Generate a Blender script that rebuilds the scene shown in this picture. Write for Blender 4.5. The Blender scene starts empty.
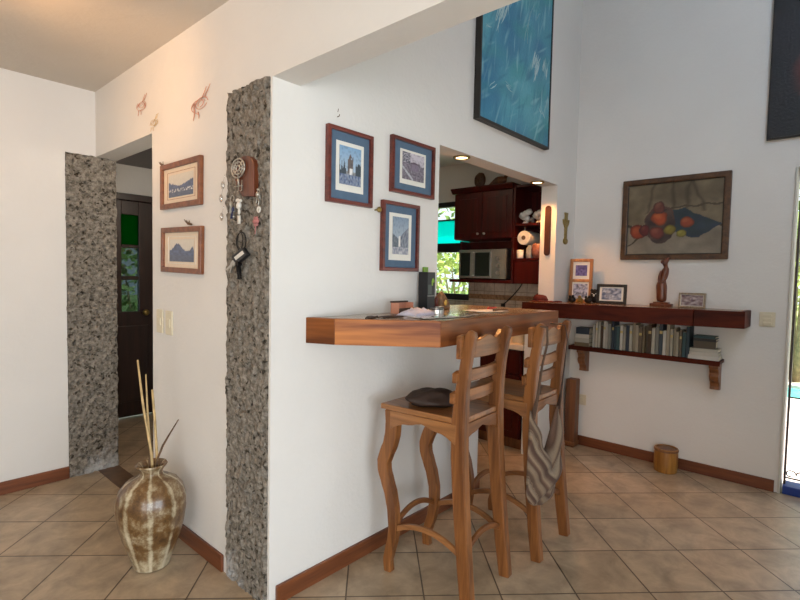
import bpy, bmesh, math, random
from mathutils import Vector, Matrix, noise
random.seed(7)
S = bpy.context.scene
COL = S.collection
pi = math.pi
# ------------------------------------------------------------------ sizes (metres)
X1, YB, YL, X2, TW = 1.122, 1.687, 3.711, 4.016, 0.13
ZH, ZB, ZC = 2.076, 2.118, 2.515          # kitchen opening head, beam underside, low ceiling
ZT = 4.3                                  # dining-room height
BZ0, BZ1 = 1.068, 1.175                   # underside and top of the bar

# ------------------------------------------------------------------ materials
def new_mat(name):
    m = bpy.data.materials.new(name); m.use_nodes = True
    nt = m.node_tree
    for n in list(nt.nodes): nt.nodes.remove(n)
    out = nt.nodes.new('ShaderNodeOutputMaterial')
    b = nt.nodes.new('ShaderNodeBsdfPrincipled')
    nt.links.new(b.outputs[0], out.inputs[0])
    return m, nt, b
def N(nt, t, **kw):
    n = nt.nodes.new(t)
    for k, v in kw.items():
        if k in n.inputs: n.inputs[k].default_value = v
        else: setattr(n, k, v)
    return n
def c4(c): return (c[0], c[1], c[2], 1.0)
def srgb(r, g, b):
    f = lambda v: (v/255/12.92) if v/255 <= .04045 else ((v/255+.055)/1.055)**2.4
    return (f(r), f(g), f(b))
def plain(name, col, rough=.5, metal=0, var=.08, scale=30, bump=0.0, spec=.5, coat=0):
    m, nt, b = new_mat(name)
    tc = N(nt, 'ShaderNodeTexCoord'); no = N(nt, 'ShaderNodeTexNoise', Scale=scale, Detail=4.0)
    nt.links.new(tc.outputs['Object'], no.inputs['Vector'])
    r = N(nt, 'ShaderNodeValToRGB')
    r.color_ramp.elements[0].position = .3; r.color_ramp.elements[1].position = .7
    r.color_ramp.elements[0].color = c4([max(0, v*(1-var)) for v in col])
    r.color_ramp.elements[1].color = c4([min(1, v*(1+var)) for v in col])
    nt.links.new(no.outputs['Fac'], r.inputs[0]); nt.links.new(r.outputs[0], b.inputs['Base Color'])
    b.inputs['Roughness'].default_value = rough; b.inputs['Metallic'].default_value = metal
    b.inputs['Specular IOR Level'].default_value = spec
    b.inputs['Coat Weight'].default_value = coat
    if bump:
        bp = N(nt, 'ShaderNodeBump', Strength=bump, Distance=.01)
        nt.links.new(no.outputs['Fac'], bp.inputs['Height']); nt.links.new(bp.outputs[0], b.inputs['Normal'])
    return m
def plaster(name, col):
    m, nt, b = new_mat(name)
    tc = N(nt, 'ShaderNodeTexCoord')
    n1 = N(nt, 'ShaderNodeTexNoise', Scale=2.2, Detail=6.0); n2 = N(nt, 'ShaderNodeTexNoise', Scale=55.0, Detail=6.0)
    n3 = N(nt, 'ShaderNodeTexNoise', Scale=9.0, Detail=3.0)
    for n in (n1, n2, n3): nt.links.new(tc.outputs['Object'], n.inputs['Vector'])
    r = N(nt, 'ShaderNodeValToRGB'); r.color_ramp.elements[0].position = .3; r.color_ramp.elements[1].position = .72
    r.color_ramp.elements[0].color = c4([v*.95 for v in col]); r.color_ramp.elements[1].color = c4(col)
    nt.links.new(n1.outputs['Fac'], r.inputs[0]); nt.links.new(r.outputs[0], b.inputs['Base Color'])
    a = N(nt, 'ShaderNodeMath', operation='MULTIPLY'); a.inputs[1].default_value = .35
    nt.links.new(n2.outputs['Fac'], a.inputs[0])
    ad = N(nt, 'ShaderNodeMath', operation='ADD'); nt.links.new(a.outputs[0], ad.inputs[0]); nt.links.new(n3.outputs['Fac'], ad.inputs[1])
    bp = N(nt, 'ShaderNodeBump', Strength=.35, Distance=.01)
    nt.links.new(ad.outputs[0], bp.inputs['Height']); nt.links.new(bp.outputs[0], b.inputs['Normal'])
    b.inputs['Roughness'].default_value = .7
    b.inputs['Specular IOR Level'].default_value = .3
    return m
def wood(name, dark, light, axis='z', scale=1.0, rough=.4, coat=.15):
    m, nt, b = new_mat(name)
    tc = N(nt, 'ShaderNodeTexCoord'); mp = N(nt, 'ShaderNodeMapping')
    s = [22*scale]*3; s['xyz'.index(axis)] = 1.6*scale
    mp.inputs['Scale'].default_value = s
    oi = N(nt, 'ShaderNodeObjectInfo')
    va = N(nt, 'ShaderNodeVectorMath', operation='ADD')
    mm = N(nt, 'ShaderNodeMath', operation='MULTIPLY'); mm.inputs[1].default_value = 9.0
    nt.links.new(oi.outputs['Random'], mm.inputs[0])
    nt.links.new(tc.outputs['Object'], mp.inputs[0]); nt.links.new(mp.outputs[0], va.inputs[0]); nt.links.new(mm.outputs[0], va.inputs[1])
    n1 = N(nt, 'ShaderNodeTexNoise', Scale=1.0, Detail=5.0, Distortion=.6); n2 = N(nt, 'ShaderNodeTexNoise', Scale=5.0, Detail=3.0)
    nt.links.new(va.outputs[0], n1.inputs['Vector']); nt.links.new(va.outputs[0], n2.inputs['Vector'])
    mx = N(nt, 'ShaderNodeMath', operation='MULTIPLY_ADD'); mx.inputs[1].default_value = .35
    nt.links.new(n2.outputs['Fac'], mx.inputs[0]); nt.links.new(n1.outputs['Fac'], mx.inputs[2])
    r = N(nt, 'ShaderNodeValToRGB'); e = r.color_ramp.elements
    e[0].position = .45; e[1].position = .88; e[0].color = c4(dark); e[1].color = c4(light)
    nt.links.new(mx.outputs[0], r.inputs[0]); nt.links.new(r.outputs[0], b.inputs['Base Color'])
    bp = N(nt, 'ShaderNodeBump', Strength=.15, Distance=.004)
    nt.links.new(mx.outputs[0], bp.inputs['Height']); nt.links.new(bp.outputs[0], b.inputs['Normal'])
    b.inputs['Roughness'].default_value = rough; b.inputs['Coat Weight'].default_value = coat
    b.inputs['Coat Roughness'].default_value = .25
    return m
def painted(name, rough=.5, coat=0, bump=0):
    m, nt, b = new_mat(name)
    a = N(nt, 'ShaderNodeAttribute', attribute_name='paint')
    tc = N(nt, 'ShaderNodeTexCoord'); no = N(nt, 'ShaderNodeTexNoise', Scale=60.0, Detail=4.0)
    nt.links.new(tc.outputs['Object'], no.inputs['Vector'])
    mr = N(nt, 'ShaderNodeMapRange'); mr.inputs[3].default_value = .88; mr.inputs[4].default_value = 1.12
    nt.links.new(no.outputs['Fac'], mr.inputs[0])
    vm = N(nt, 'ShaderNodeVectorMath', operation='SCALE')
    nt.links.new(a.outputs['Color'], vm.inputs[0]); nt.links.new(mr.outputs[0], vm.inputs['Scale'])
    nt.links.new(vm.outputs[0], b.inputs['Base Color'])
    b.inputs['Roughness'].default_value = rough; b.inputs['Coat Weight'].default_value = coat; b.inputs['Coat Roughness'].default_value = .08
    if bump:
        bp = N(nt, 'ShaderNodeBump', Strength=bump, Distance=.005)
        nt.links.new(no.outputs['Fac'], bp.inputs['Height']); nt.links.new(bp.outputs[0], b.inputs['Normal'])
    return m
def tiles(name, s, ox, oy, rot, c1, c2, grout, mortar=.012, rough=.3, vert=False):
    m, nt, b = new_mat(name)
    tc = N(nt, 'ShaderNodeTexCoord'); mp = N(nt, 'ShaderNodeMapping', vector_type='TEXTURE')
    mp.inputs['Location'].default_value = (ox, oy, 0); mp.inputs['Rotation'].default_value = (0, 0, rot); mp.inputs['Scale'].default_value = (s, s, s)
    src = tc.outputs['Object']
    if vert:
        sp = N(nt, 'ShaderNodeSeparateXYZ'); cb = N(nt, 'ShaderNodeCombineXYZ')
        nt.links.new(src, sp.inputs[0]); nt.links.new(sp.outputs[1], cb.inputs[0]); nt.links.new(sp.outputs[2], cb.inputs[1]); src = cb.outputs[0]
    nt.links.new(src, mp.inputs[0])
    br = N(nt, 'ShaderNodeTexBrick', offset=0.0, squash=1.0)
    br.inputs['Scale'].default_value = 1.0; br.inputs['Brick Width'].default_value = 1.0; br.inputs['Row Height'].default_value = 1.0
    br.inputs['Mortar Size'].default_value = mortar; br.inputs['Mortar Smooth'].default_value = .3
    br.inputs['Color1'].default_value = c4(c1); br.inputs['Color2'].default_value = c4(c2); br.inputs['Mortar'].default_value = c4(grout)
    nt.links.new(mp.outputs[0], br.inputs['Vector'])
    n1 = N(nt, 'ShaderNodeTexNoise', Scale=7.0, Detail=7.0, Roughness=.65, Distortion=.4); nt.links.new(tc.outputs['Object'], n1.inputs['Vector'])
    n2 = N(nt, 'ShaderNodeTexNoise', Scale=38.0, Detail=4.0); nt.links.new(tc.outputs['Object'], n2.inputs['Vector'])
    mr = N(nt, 'ShaderNodeMapRange'); mr.inputs[1].default_value = .3; mr.inputs[2].default_value = .72; mr.inputs[3].default_value = .62; mr.inputs[4].default_value = 1.24
    nt.links.new(n1.outputs['Fac'], mr.inputs[0])
    vm = N(nt, 'ShaderNodeVectorMath', operation='SCALE'); nt.links.new(br.outputs['Color'], vm.inputs[0]); nt.links.new(mr.outputs[0], vm.inputs['Scale'])
    nt.links.new(vm.outputs[0], b.inputs['Base Color'])
    ma = N(nt, 'ShaderNodeMath', operation='MULTIPLY_ADD'); ma.inputs[1].default_value = -1.0
    m3 = N(nt, 'ShaderNodeMath', operation='MULTIPLY'); m3.inputs[1].default_value = .12
    nt.links.new(n1.outputs['Fac'], m3.inputs[0])
    nt.links.new(br.outputs['Fac'], ma.inputs[0]); nt.links.new(m3.outputs[0], ma.inputs[2])
    bp = N(nt, 'ShaderNodeBump', Strength=.5, Distance=.004); nt.links.new(ma.outputs[0], bp.inputs['Height']); nt.links.new(bp.outputs[0], b.inputs['Normal'])
    rr = N(nt, 'ShaderNodeMapRange'); rr.inputs[3].default_value = rough-.08; rr.inputs[4].default_value = rough+.15
    nt.links.new(n2.outputs['Fac'], rr.inputs[0]); nt.links.new(rr.outputs[0], b.inputs['Roughness'])
    return m
def stone(name):
    m, nt, b = new_mat(name)
    tc = N(nt, 'ShaderNodeTexCoord')
    n1 = N(nt, 'ShaderNodeTexNoise', Scale=45.0, Detail=8.0, Roughness=.7); n2 = N(nt, 'ShaderNodeTexNoise', Scale=6.0, Detail=4.0)
    vo = N(nt, 'ShaderNodeTexNoise', Scale=42.0, Detail=2.0, Distortion=.5); n4 = N(nt, 'ShaderNodeTexNoise', Scale=3.0, Detail=5.0, Roughness=.7)
    for n in (n1, n2, vo): nt.links.new(tc.outputs['Object'], n.inputs['Vector'])
    r = N(nt, 'ShaderNodeValToRGB'); e = r.color_ramp.elements
    e[0].position = .36; e[0].color = c4(srgb(96, 90, 80)); e[1].position = .64; e[1].color = c4(srgb(158, 150, 138))
    nt.links.new(n1.outputs['Fac'], r.inputs[0])
    pit = N(nt, 'ShaderNodeValToRGB'); p = pit.color_ramp.elements; p[0].position = .33; p[0].color = (.22, .2, .17, 1); p[1].position = .40; p[1].color = (1, 1, 1, 1)
    nt.links.new(vo.outputs['Fac'], pit.inputs[0])
    mx = N(nt, 'ShaderNodeMix', data_type='RGBA', blend_type='MULTIPLY'); mx.inputs[0].default_value = .9
    nt.links.new(r.outputs[0], mx.inputs[6]); nt.links.new(pit.outputs[0], mx.inputs[7])
    # whitish lime stains low on the stone
    sp = N(nt, 'ShaderNodeSeparateXYZ'); nt.links.new(tc.outputs['Object'], sp.inputs[0])
    mr = N(nt, 'ShaderNodeMapRange'); mr.inputs[1].default_value = .55; mr.inputs[2].default_value = .0; mr.inputs[3].default_value = -.25; mr.inputs[4].default_value = .16
    nt.links.new(sp.outputs[2], mr.inputs[0]); nt.links.new(tc.outputs['Object'], n4.inputs['Vector'])
    ad = N(nt, 'ShaderNodeMath', operation='ADD'); nt.links.new(mr.outputs[0], ad.inputs[0]); nt.links.new(n4.outputs['Fac'], ad.inputs[1])
    st = N(nt, 'ShaderNodeValToRGB'); st.color_ramp.elements[0].position = .58; st.color_ramp.elements[1].position = .72
    nt.links.new(ad.outputs[0], st.inputs[0])
    mx2 = N(nt, 'ShaderNodeMix', data_type='RGBA'); nt.links.new(st.outputs[0], mx2.inputs[0]); nt.links.new(mx.outputs[2], mx2.inputs[6]); mx2.inputs[7].default_value = c4(srgb(186, 186, 184))
    nt.links.new(mx2.outputs[2], b.inputs['Base Color'])
    bp = N(nt, 'ShaderNodeBump', Strength=.9, Distance=.012); nt.links.new(n1.outputs['Fac'], bp.inputs['Height'])
    bp2 = N(nt, 'ShaderNodeBump', Strength=.8, Distance=.01); nt.links.new(pit.outputs[0], bp2.inputs['Height']); nt.links.new(bp.outputs[0], bp2.inputs['Normal'])
    nt.links.new(bp2.outputs[0], b.inputs['Normal']); b.inputs['Roughness'].default_value = .95; b.inputs['Specular IOR Level'].default_value = .15
    return m
def glass(name, tint, gloss=.08):
    m = bpy.data.materials.new(name); m.use_nodes = True; nt = m.node_tree
    for n in list(nt.nodes): nt.nodes.remove(n)
    out = N(nt, 'ShaderNodeOutputMaterial'); t = N(nt, 'ShaderNodeBsdfTransparent'); g = N(nt, 'ShaderNodeBsdfGlossy', Roughness=.05); mx = N(nt, 'ShaderNodeMixShader')
    t.inputs[0].default_value = c4(tint); mx.inputs[0].default_value = gloss
    nt.links.new(t.outputs[0], mx.inputs[1]); nt.links.new(g.outputs[0], mx.inputs[2]); nt.links.new(mx.outputs[0], out.inputs[0])
    return m
def emit(name, col, st):
    m, nt, b = new_mat(name); b.inputs['Base Color'].default_value = c4(col)
    b.inputs['Emission Color'].default_value = c4(col); b.inputs['Emission Strength'].default_value = st
    return m

M = {}
M['wall'] = plaster('white_plaster', srgb(226, 223, 217))
M['ceil'] = plaster('ceiling_plaster', srgb(212, 203, 190))
M['stone'] = stone('volcanic_stone')
M['floor'] = tiles('floor_tiles', .3304, 2.316, .5751, -.0025-pi/4, srgb(182, 162, 136), srgb(168, 147, 120), srgb(92, 76, 58), .012, .30)
M['strip'] = plain('threshold_tile', srgb(96, 74, 56), .4, var=.3, scale=18)
M['base'] = wood('baseboard_wood', srgb(88, 46, 24), srgb(132, 76, 42), 'x', 1, .4)
M['basey'] = wood('baseboard_wood_y', srgb(84, 42, 22), srgb(124, 68, 36), 'y', 1, .4)
M['oak_z'] = wood('stool_wood_upright', srgb(90, 52, 24), srgb(152, 98, 52), 'z', 1, .4, .1)
M['oak_x'] = wood('stool_wood_cross', srgb(90, 52, 24), srgb(150, 96, 50), 'x', 1, .4, .1)
M['oak_y'] = wood('stool_wood_seat', srgb(104, 64, 34), srgb(162, 110, 64), 'y', 1, .33, .15)
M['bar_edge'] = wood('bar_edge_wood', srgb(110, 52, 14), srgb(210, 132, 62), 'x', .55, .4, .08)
M['bar_edge_shaded'] = wood('bar_edge_wood_shaded', srgb(70, 32, 12), srgb(150, 86, 38), 'x', .55, .4, .08)  # same edge wood, darkened for the bar faces turned from the light
M['bar_top'] = wood('bar_top_wood', srgb(132, 108, 82), srgb(182, 156, 124), 'x', .6, .22, .4)
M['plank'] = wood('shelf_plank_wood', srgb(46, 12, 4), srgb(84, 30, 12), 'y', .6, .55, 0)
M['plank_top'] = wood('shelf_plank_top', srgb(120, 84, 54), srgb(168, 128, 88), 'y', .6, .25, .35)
M['brkt'] = wood('bracket_wood', srgb(84, 48, 26), srgb(140, 88, 48), 'z', 1, .45)
M['cherry'] = wood('cherry_cabinet_wood', srgb(44, 6, 3), srgb(78, 14, 7), 'z', .8, .35, .1)
M['hall_wood'] = wood('hall_dark_wood', srgb(26, 12, 8), srgb(52, 26, 18), 'z', .8, .4)
M['frame_red'] = wood('red_brown_frame', srgb(74, 26, 18), srgb(116, 50, 36), 'x', 1, .35)
M['frame_oak'] = wood('brown_frame', srgb(96, 50, 26), srgb(142, 84, 48), 'y', 1, .4)
M['frame_fruit'] = wood('painting_frame', srgb(56, 34, 18), srgb(96, 64, 36), 'y', 1, .4)
M['frame_light'] = wood('light_photo_frame', srgb(138, 88, 48), srgb(186, 130, 80), 'z', 1, .4)
M['frame_black'] = plain('black_frame', srgb(30, 24, 20), .4)
M['frame_grey'] = plain('pewter_frame', srgb(150, 134, 112), .4, .3, var=.3, scale=120)
M['statue'] = wood('carved_statue_wood', srgb(70, 30, 14), srgb(122, 62, 30), 'z', 1.5, .35, .3)
M['dark_plaque'] = wood('dark_plaque_wood', srgb(50, 22, 12), srgb(84, 42, 24), 'z', 1, .5, 0)
M['post'] = wood('post_wood', srgb(70, 38, 18), srgb(122, 74, 38), 'z', .8, .5)
M['basket'] = wood('turned_wood_bin', srgb(120, 76, 24), srgb(170, 118, 48), 'z', .8, .4, .2)
M['blue_mat'] = plain('blue_card_mat', srgb(82, 104, 126), .8, var=.06)
M['cream_mat'] = plain('cream_card_mat', srgb(226, 208, 184), .8, var=.03)
M['white_mat'] = plain('white_paper', srgb(226, 224, 214), .8, var=.03)
M['art'] = painted('print_ink', .35, .25)
M['oil'] = painted('oil_paint', .45, .1, .5)
M['switch'] = plain('switch_plastic', srgb(214, 204, 176), .4, var=.03)
M['steel'] = plain('brushed_steel', srgb(196, 192, 184), .28, .95, var=.1, scale=80)
M['silver'] = plain('old_silver', srgb(190, 186, 176), .35, .8, var=.25, scale=150)
M['brass'] = plain('aged_brass', srgb(150, 128, 72), .45, .7, var=.25, scale=90)
M['iron'] = plain('black_iron', srgb(24, 22, 22), .5, .4, var=.2)
M['black'] = plain('black_plastic', srgb(24, 24, 26), .4, var=.1)
M['oven_black'] = plain('oven_glass', srgb(26, 32, 24), .12, var=.1)
M['leather'] = plain('dark_leather', srgb(58, 42, 34), .6, var=.25, scale=25, bump=.6)
M['white'] = plain('white_ceramic', srgb(222, 218, 208), .3, var=.04)
M['paper'] = plain('paper_towel', srgb(224, 216, 200), .9, var=.05, bump=.3)
M['cloth_w'] = plain('pale_lilac_plastic', srgb(206, 204, 220), .4, var=.08, scale=40)
M['green'] = plain('green_cap', srgb(110, 150, 40), .4)
M['lime'] = plain('lime_logo', srgb(130, 170, 50), .5)
M['redhat'] = plain('maroon_cloth', srgb(84, 20, 16), .8, var=.3, scale=60, bump=.4)
M['red'] = plain('red_plastic', srgb(176, 36, 40), .4)
M['pink'] = plain('faded_pink', srgb(176, 116, 112), .7, var=.25, scale=90)
M['coral'] = plain('coral_wire', srgb(206, 150, 128), .7, var=.2)
M['cane'] = plain('dry_cane', srgb(196, 168, 118), .6, var=.3, scale=25)
M['twig'] = plain('brown_twig', srgb(98, 74, 52), .8, var=.3, scale=25)
M['bluepaint'] = plain('blue_sill_paint', srgb(30, 60, 140), .4)
M['trimwhite'] = plain('white_trim_paint', srgb(206, 202, 190), .5, var=.03)
M['clear'] = glass('window_glass', (.95, .98, .96), .06)
def frosted(name, col):
    m = bpy.data.materials.new(name); m.use_nodes = True; nt = m.node_tree
    for n in list(nt.nodes): nt.nodes.remove(n)
    out = N(nt, 'ShaderNodeOutputMaterial'); t = N(nt, 'ShaderNodeBsdfTransparent'); g = N(nt, 'ShaderNodeBsdfTranslucent'); mx = N(nt, 'ShaderNodeMixShader')
    t.inputs[0].default_value = c4(col); g.inputs[0].default_value = c4(col); mx.inputs[0].default_value = .75
    nt.links.new(t.outputs[0], mx.inputs[1]); nt.links.new(g.outputs[0], mx.inputs[2]); nt.links.new(mx.outputs[0], out.inputs[0])
    return m
M['teal'] = frosted('turquoise_glass', (.02, .72, .66))
M['greeng'] = frosted('dark_green_glass', (.01, .14, .03))
M['smoked'] = glass('smoked_glass', (.22, .27, .28), .05)
M['patio'] = tiles('patio_paving', .3, 0, 0, .1, srgb(214, 198, 190), srgb(200, 186, 178), srgb(160, 146, 138), .02, .7)
M['pool'] = plain('pool_water', srgb(96, 186, 178), .15, var=.15, scale=6)
M['gravel'] = plain('pale_gravel', srgb(206, 190, 176), .9, var=.35, scale=14, bump=.6)
M['grass'] = plain('garden_grass', srgb(112, 136, 70), .9, var=.35, scale=8, bump=.5)
M['trunk'] = plain('palm_trunk', srgb(128, 118, 84), .9, var=.3, scale=20, bump=.5)
def leafmat(name, a, bcol):
    m, nt, b = new_mat(name)
    oi = N(nt, 'ShaderNodeTexCoord'); no = N(nt, 'ShaderNodeTexNoise', Scale=3.0, Detail=3.0); nt.links.new(oi.outputs['Object'], no.inputs['Vector'])
    r = N(nt, 'ShaderNodeValToRGB'); r.color_ramp.elements[0].position = .35; r.color_ramp.elements[1].position = .65
    r.color_ramp.elements[0].color = c4(a); r.color_ramp.elements[1].color = c4(bcol)
    nt.links.new(no.outputs['Fac'], r.inputs[0]); nt.links.new(r.outputs[0], b.inputs['Base Color']); b.inputs['Roughness'].default_value = .6
    return m
M['leaf1'] = leafmat('leaf_green', srgb(86, 124, 52), srgb(150, 176, 84))
M['leaf2'] = leafmat('leaf_yellow_green', srgb(120, 152, 62), srgb(184, 198, 110))

def vase_mat():
    m, nt, b = new_mat('streaked_vase_glaze')
    tc = N(nt, 'ShaderNodeTexCoord'); sp = N(nt, 'ShaderNodeSeparateXYZ'); nt.links.new(tc.outputs['Object'], sp.inputs[0])
    at = N(nt, 'ShaderNodeMath', operation='ARCTAN2'); nt.links.new(sp.outputs[1], at.inputs[0]); nt.links.new(sp.outputs[0], at.inputs[1])
    no = N(nt, 'ShaderNodeTexNoise', Scale=14.0, Detail=8.0, Roughness=.7); n2 = N(nt, 'ShaderNodeTexNoise', Scale=5.0, Detail=4.0)
    nt.links.new(tc.outputs['Object'], no.inputs['Vector']); nt.links.new(tc.outputs['Object'], n2.inputs['Vector'])
    ma = N(nt, 'ShaderNodeMath', operation='MULTIPLY_ADD'); ma.inputs[1].default_value = 9.0
    m4 = N(nt, 'ShaderNodeMath', operation='MULTIPLY'); m4.inputs[1].default_value = 1.5; nt.links.new(n2.outputs['Fac'], m4.inputs[0])
    nt.links.new(at.outputs[0], ma.inputs[0]); nt.links.new(m4.outputs[0], ma.inputs[2])
    si = N(nt, 'ShaderNodeMath', operation='SINE'); nt.links.new(ma.outputs[0], si.inputs[0])
    mr = N(nt, 'ShaderNodeMapRange'); mr.inputs[1].default_value = .62; mr.inputs[2].default_value = 1.0; mr.inputs[3].default_value = 0; mr.inputs[4].default_value = .15
    nt.links.new(si.outputs[0], mr.inputs[0])
    # paler towards foot and shoulder where glaze has worn
    zb = N(nt, 'ShaderNodeMapRange'); zb.inputs[1].default_value = .13; zb.inputs[2].default_value = .0; zb.inputs[3].default_value = 0; zb.inputs[4].default_value = .2
    nt.links.new(sp.outputs[2], zb.inputs[0])
    ad = N(nt, 'ShaderNodeMath', operation='ADD'); nt.links.new(no.outputs['Fac'], ad.inputs[0]); nt.links.new(mr.outputs[0], ad.inputs[1])
    ad2 = N(nt, 'ShaderNodeMath', operation='ADD'); nt.links.new(ad.outputs[0], ad2.inputs[0]); nt.links.new(zb.outputs[0], ad2.inputs[1])
    r = N(nt, 'ShaderNodeValToRGB'); e = r.color_ramp.elements
    e[0].position = .34; e[0].color = c4(srgb(70, 46, 26)); e[1].position = .80; e[1].color = c4(srgb(206, 194, 166))
    k = e.new(.50); k.color = c4(srgb(112, 82, 46)); k2 = e.new(.58); k2.color = c4(srgb(140, 120, 90)); k3 = e.new(.66); k3.color = c4(srgb(176, 162, 132))
    nt.links.new(ad2.outputs[0], r.inputs[0]); nt.links.new(r.outputs[0], b.inputs['Base Color'])
    b.inputs['Roughness'].default_value = .32; b.inputs['Coat Weight'].default_value = .3
    bp = N(nt, 'ShaderNodeBump', Strength=.3, Distance=.006); nt.links.new(no.outputs['Fac'], bp.inputs['Height']); nt.links.new(bp.outputs[0], b.inputs['Normal'])
    return m
M['vase'] = vase_mat()
def woven_mat():
    m, nt, b = new_mat('striped_woven_bag')
    a = N(nt, 'ShaderNodeAttribute', attribute_name='stripe'); tc = N(nt, 'ShaderNodeTexCoord'); no = N(nt, 'ShaderNodeTexNoise', Scale=160.0, Detail=3.0)
    nt.links.new(tc.outputs['Object'], no.inputs['Vector'])
    r = N(nt, 'ShaderNodeValToRGB'); r.color_ramp.interpolation = 'LINEAR'; e = r.color_ramp.elements
    cols = [(0, (92, 72, 58)), (.12, (98, 78, 64)), (.20, (140, 120, 98)), (.3, (130, 114, 96)), (.38, (84, 62, 50)), (.46, (104, 80, 66)), (.54, (146, 126, 104)), (.62, (118, 100, 84)), (.70, (88, 66, 56)), (.8, (80, 60, 50)), (.88, (148, 130, 108)), (1, (118, 106, 92))]
    e[0].color = c4(srgb(*cols[0][1])); e[1].position = 1; e[1].color = c4(srgb(*cols[-1][1]))
    for p, c in cols[1:-1]: q = e.new(p); q.color = c4(srgb(*c))
    nt.links.new(a.outputs['Fac'], r.inputs[0])
    mr = N(nt, 'ShaderNodeMapRange'); mr.inputs[3].default_value = .8; mr.inputs[4].default_value = 1.2; nt.links.new(no.outputs['Fac'], mr.inputs[0])
    vm = N(nt, 'ShaderNodeVectorMath', operation='SCALE'); nt.links.new(r.outputs[0], vm.inputs[0]); nt.links.new(mr.outputs[0], vm.inputs['Scale'])
    nt.links.new(vm.outputs[0], b.inputs['Base Color']); b.inputs['Roughness'].default_value = .95
    bp = N(nt, 'ShaderNodeBump', Strength=.5, Distance=.004); nt.links.new(no.outputs['Fac'], bp.inputs['Height']); nt.links.new(bp.outputs[0], b.inputs['Normal'])
    return m
M['woven'] = woven_mat()

for k_, v_ in (('plank', .12), ('bar_edge', .25), ('bar_edge_shaded', .25), ('cherry', .3), ('oak_z', .35), ('oak_x', .35)):
    M[k_].node_tree.nodes['Principled BSDF'].inputs['Specular IOR Level'].default_value = v_
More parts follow.
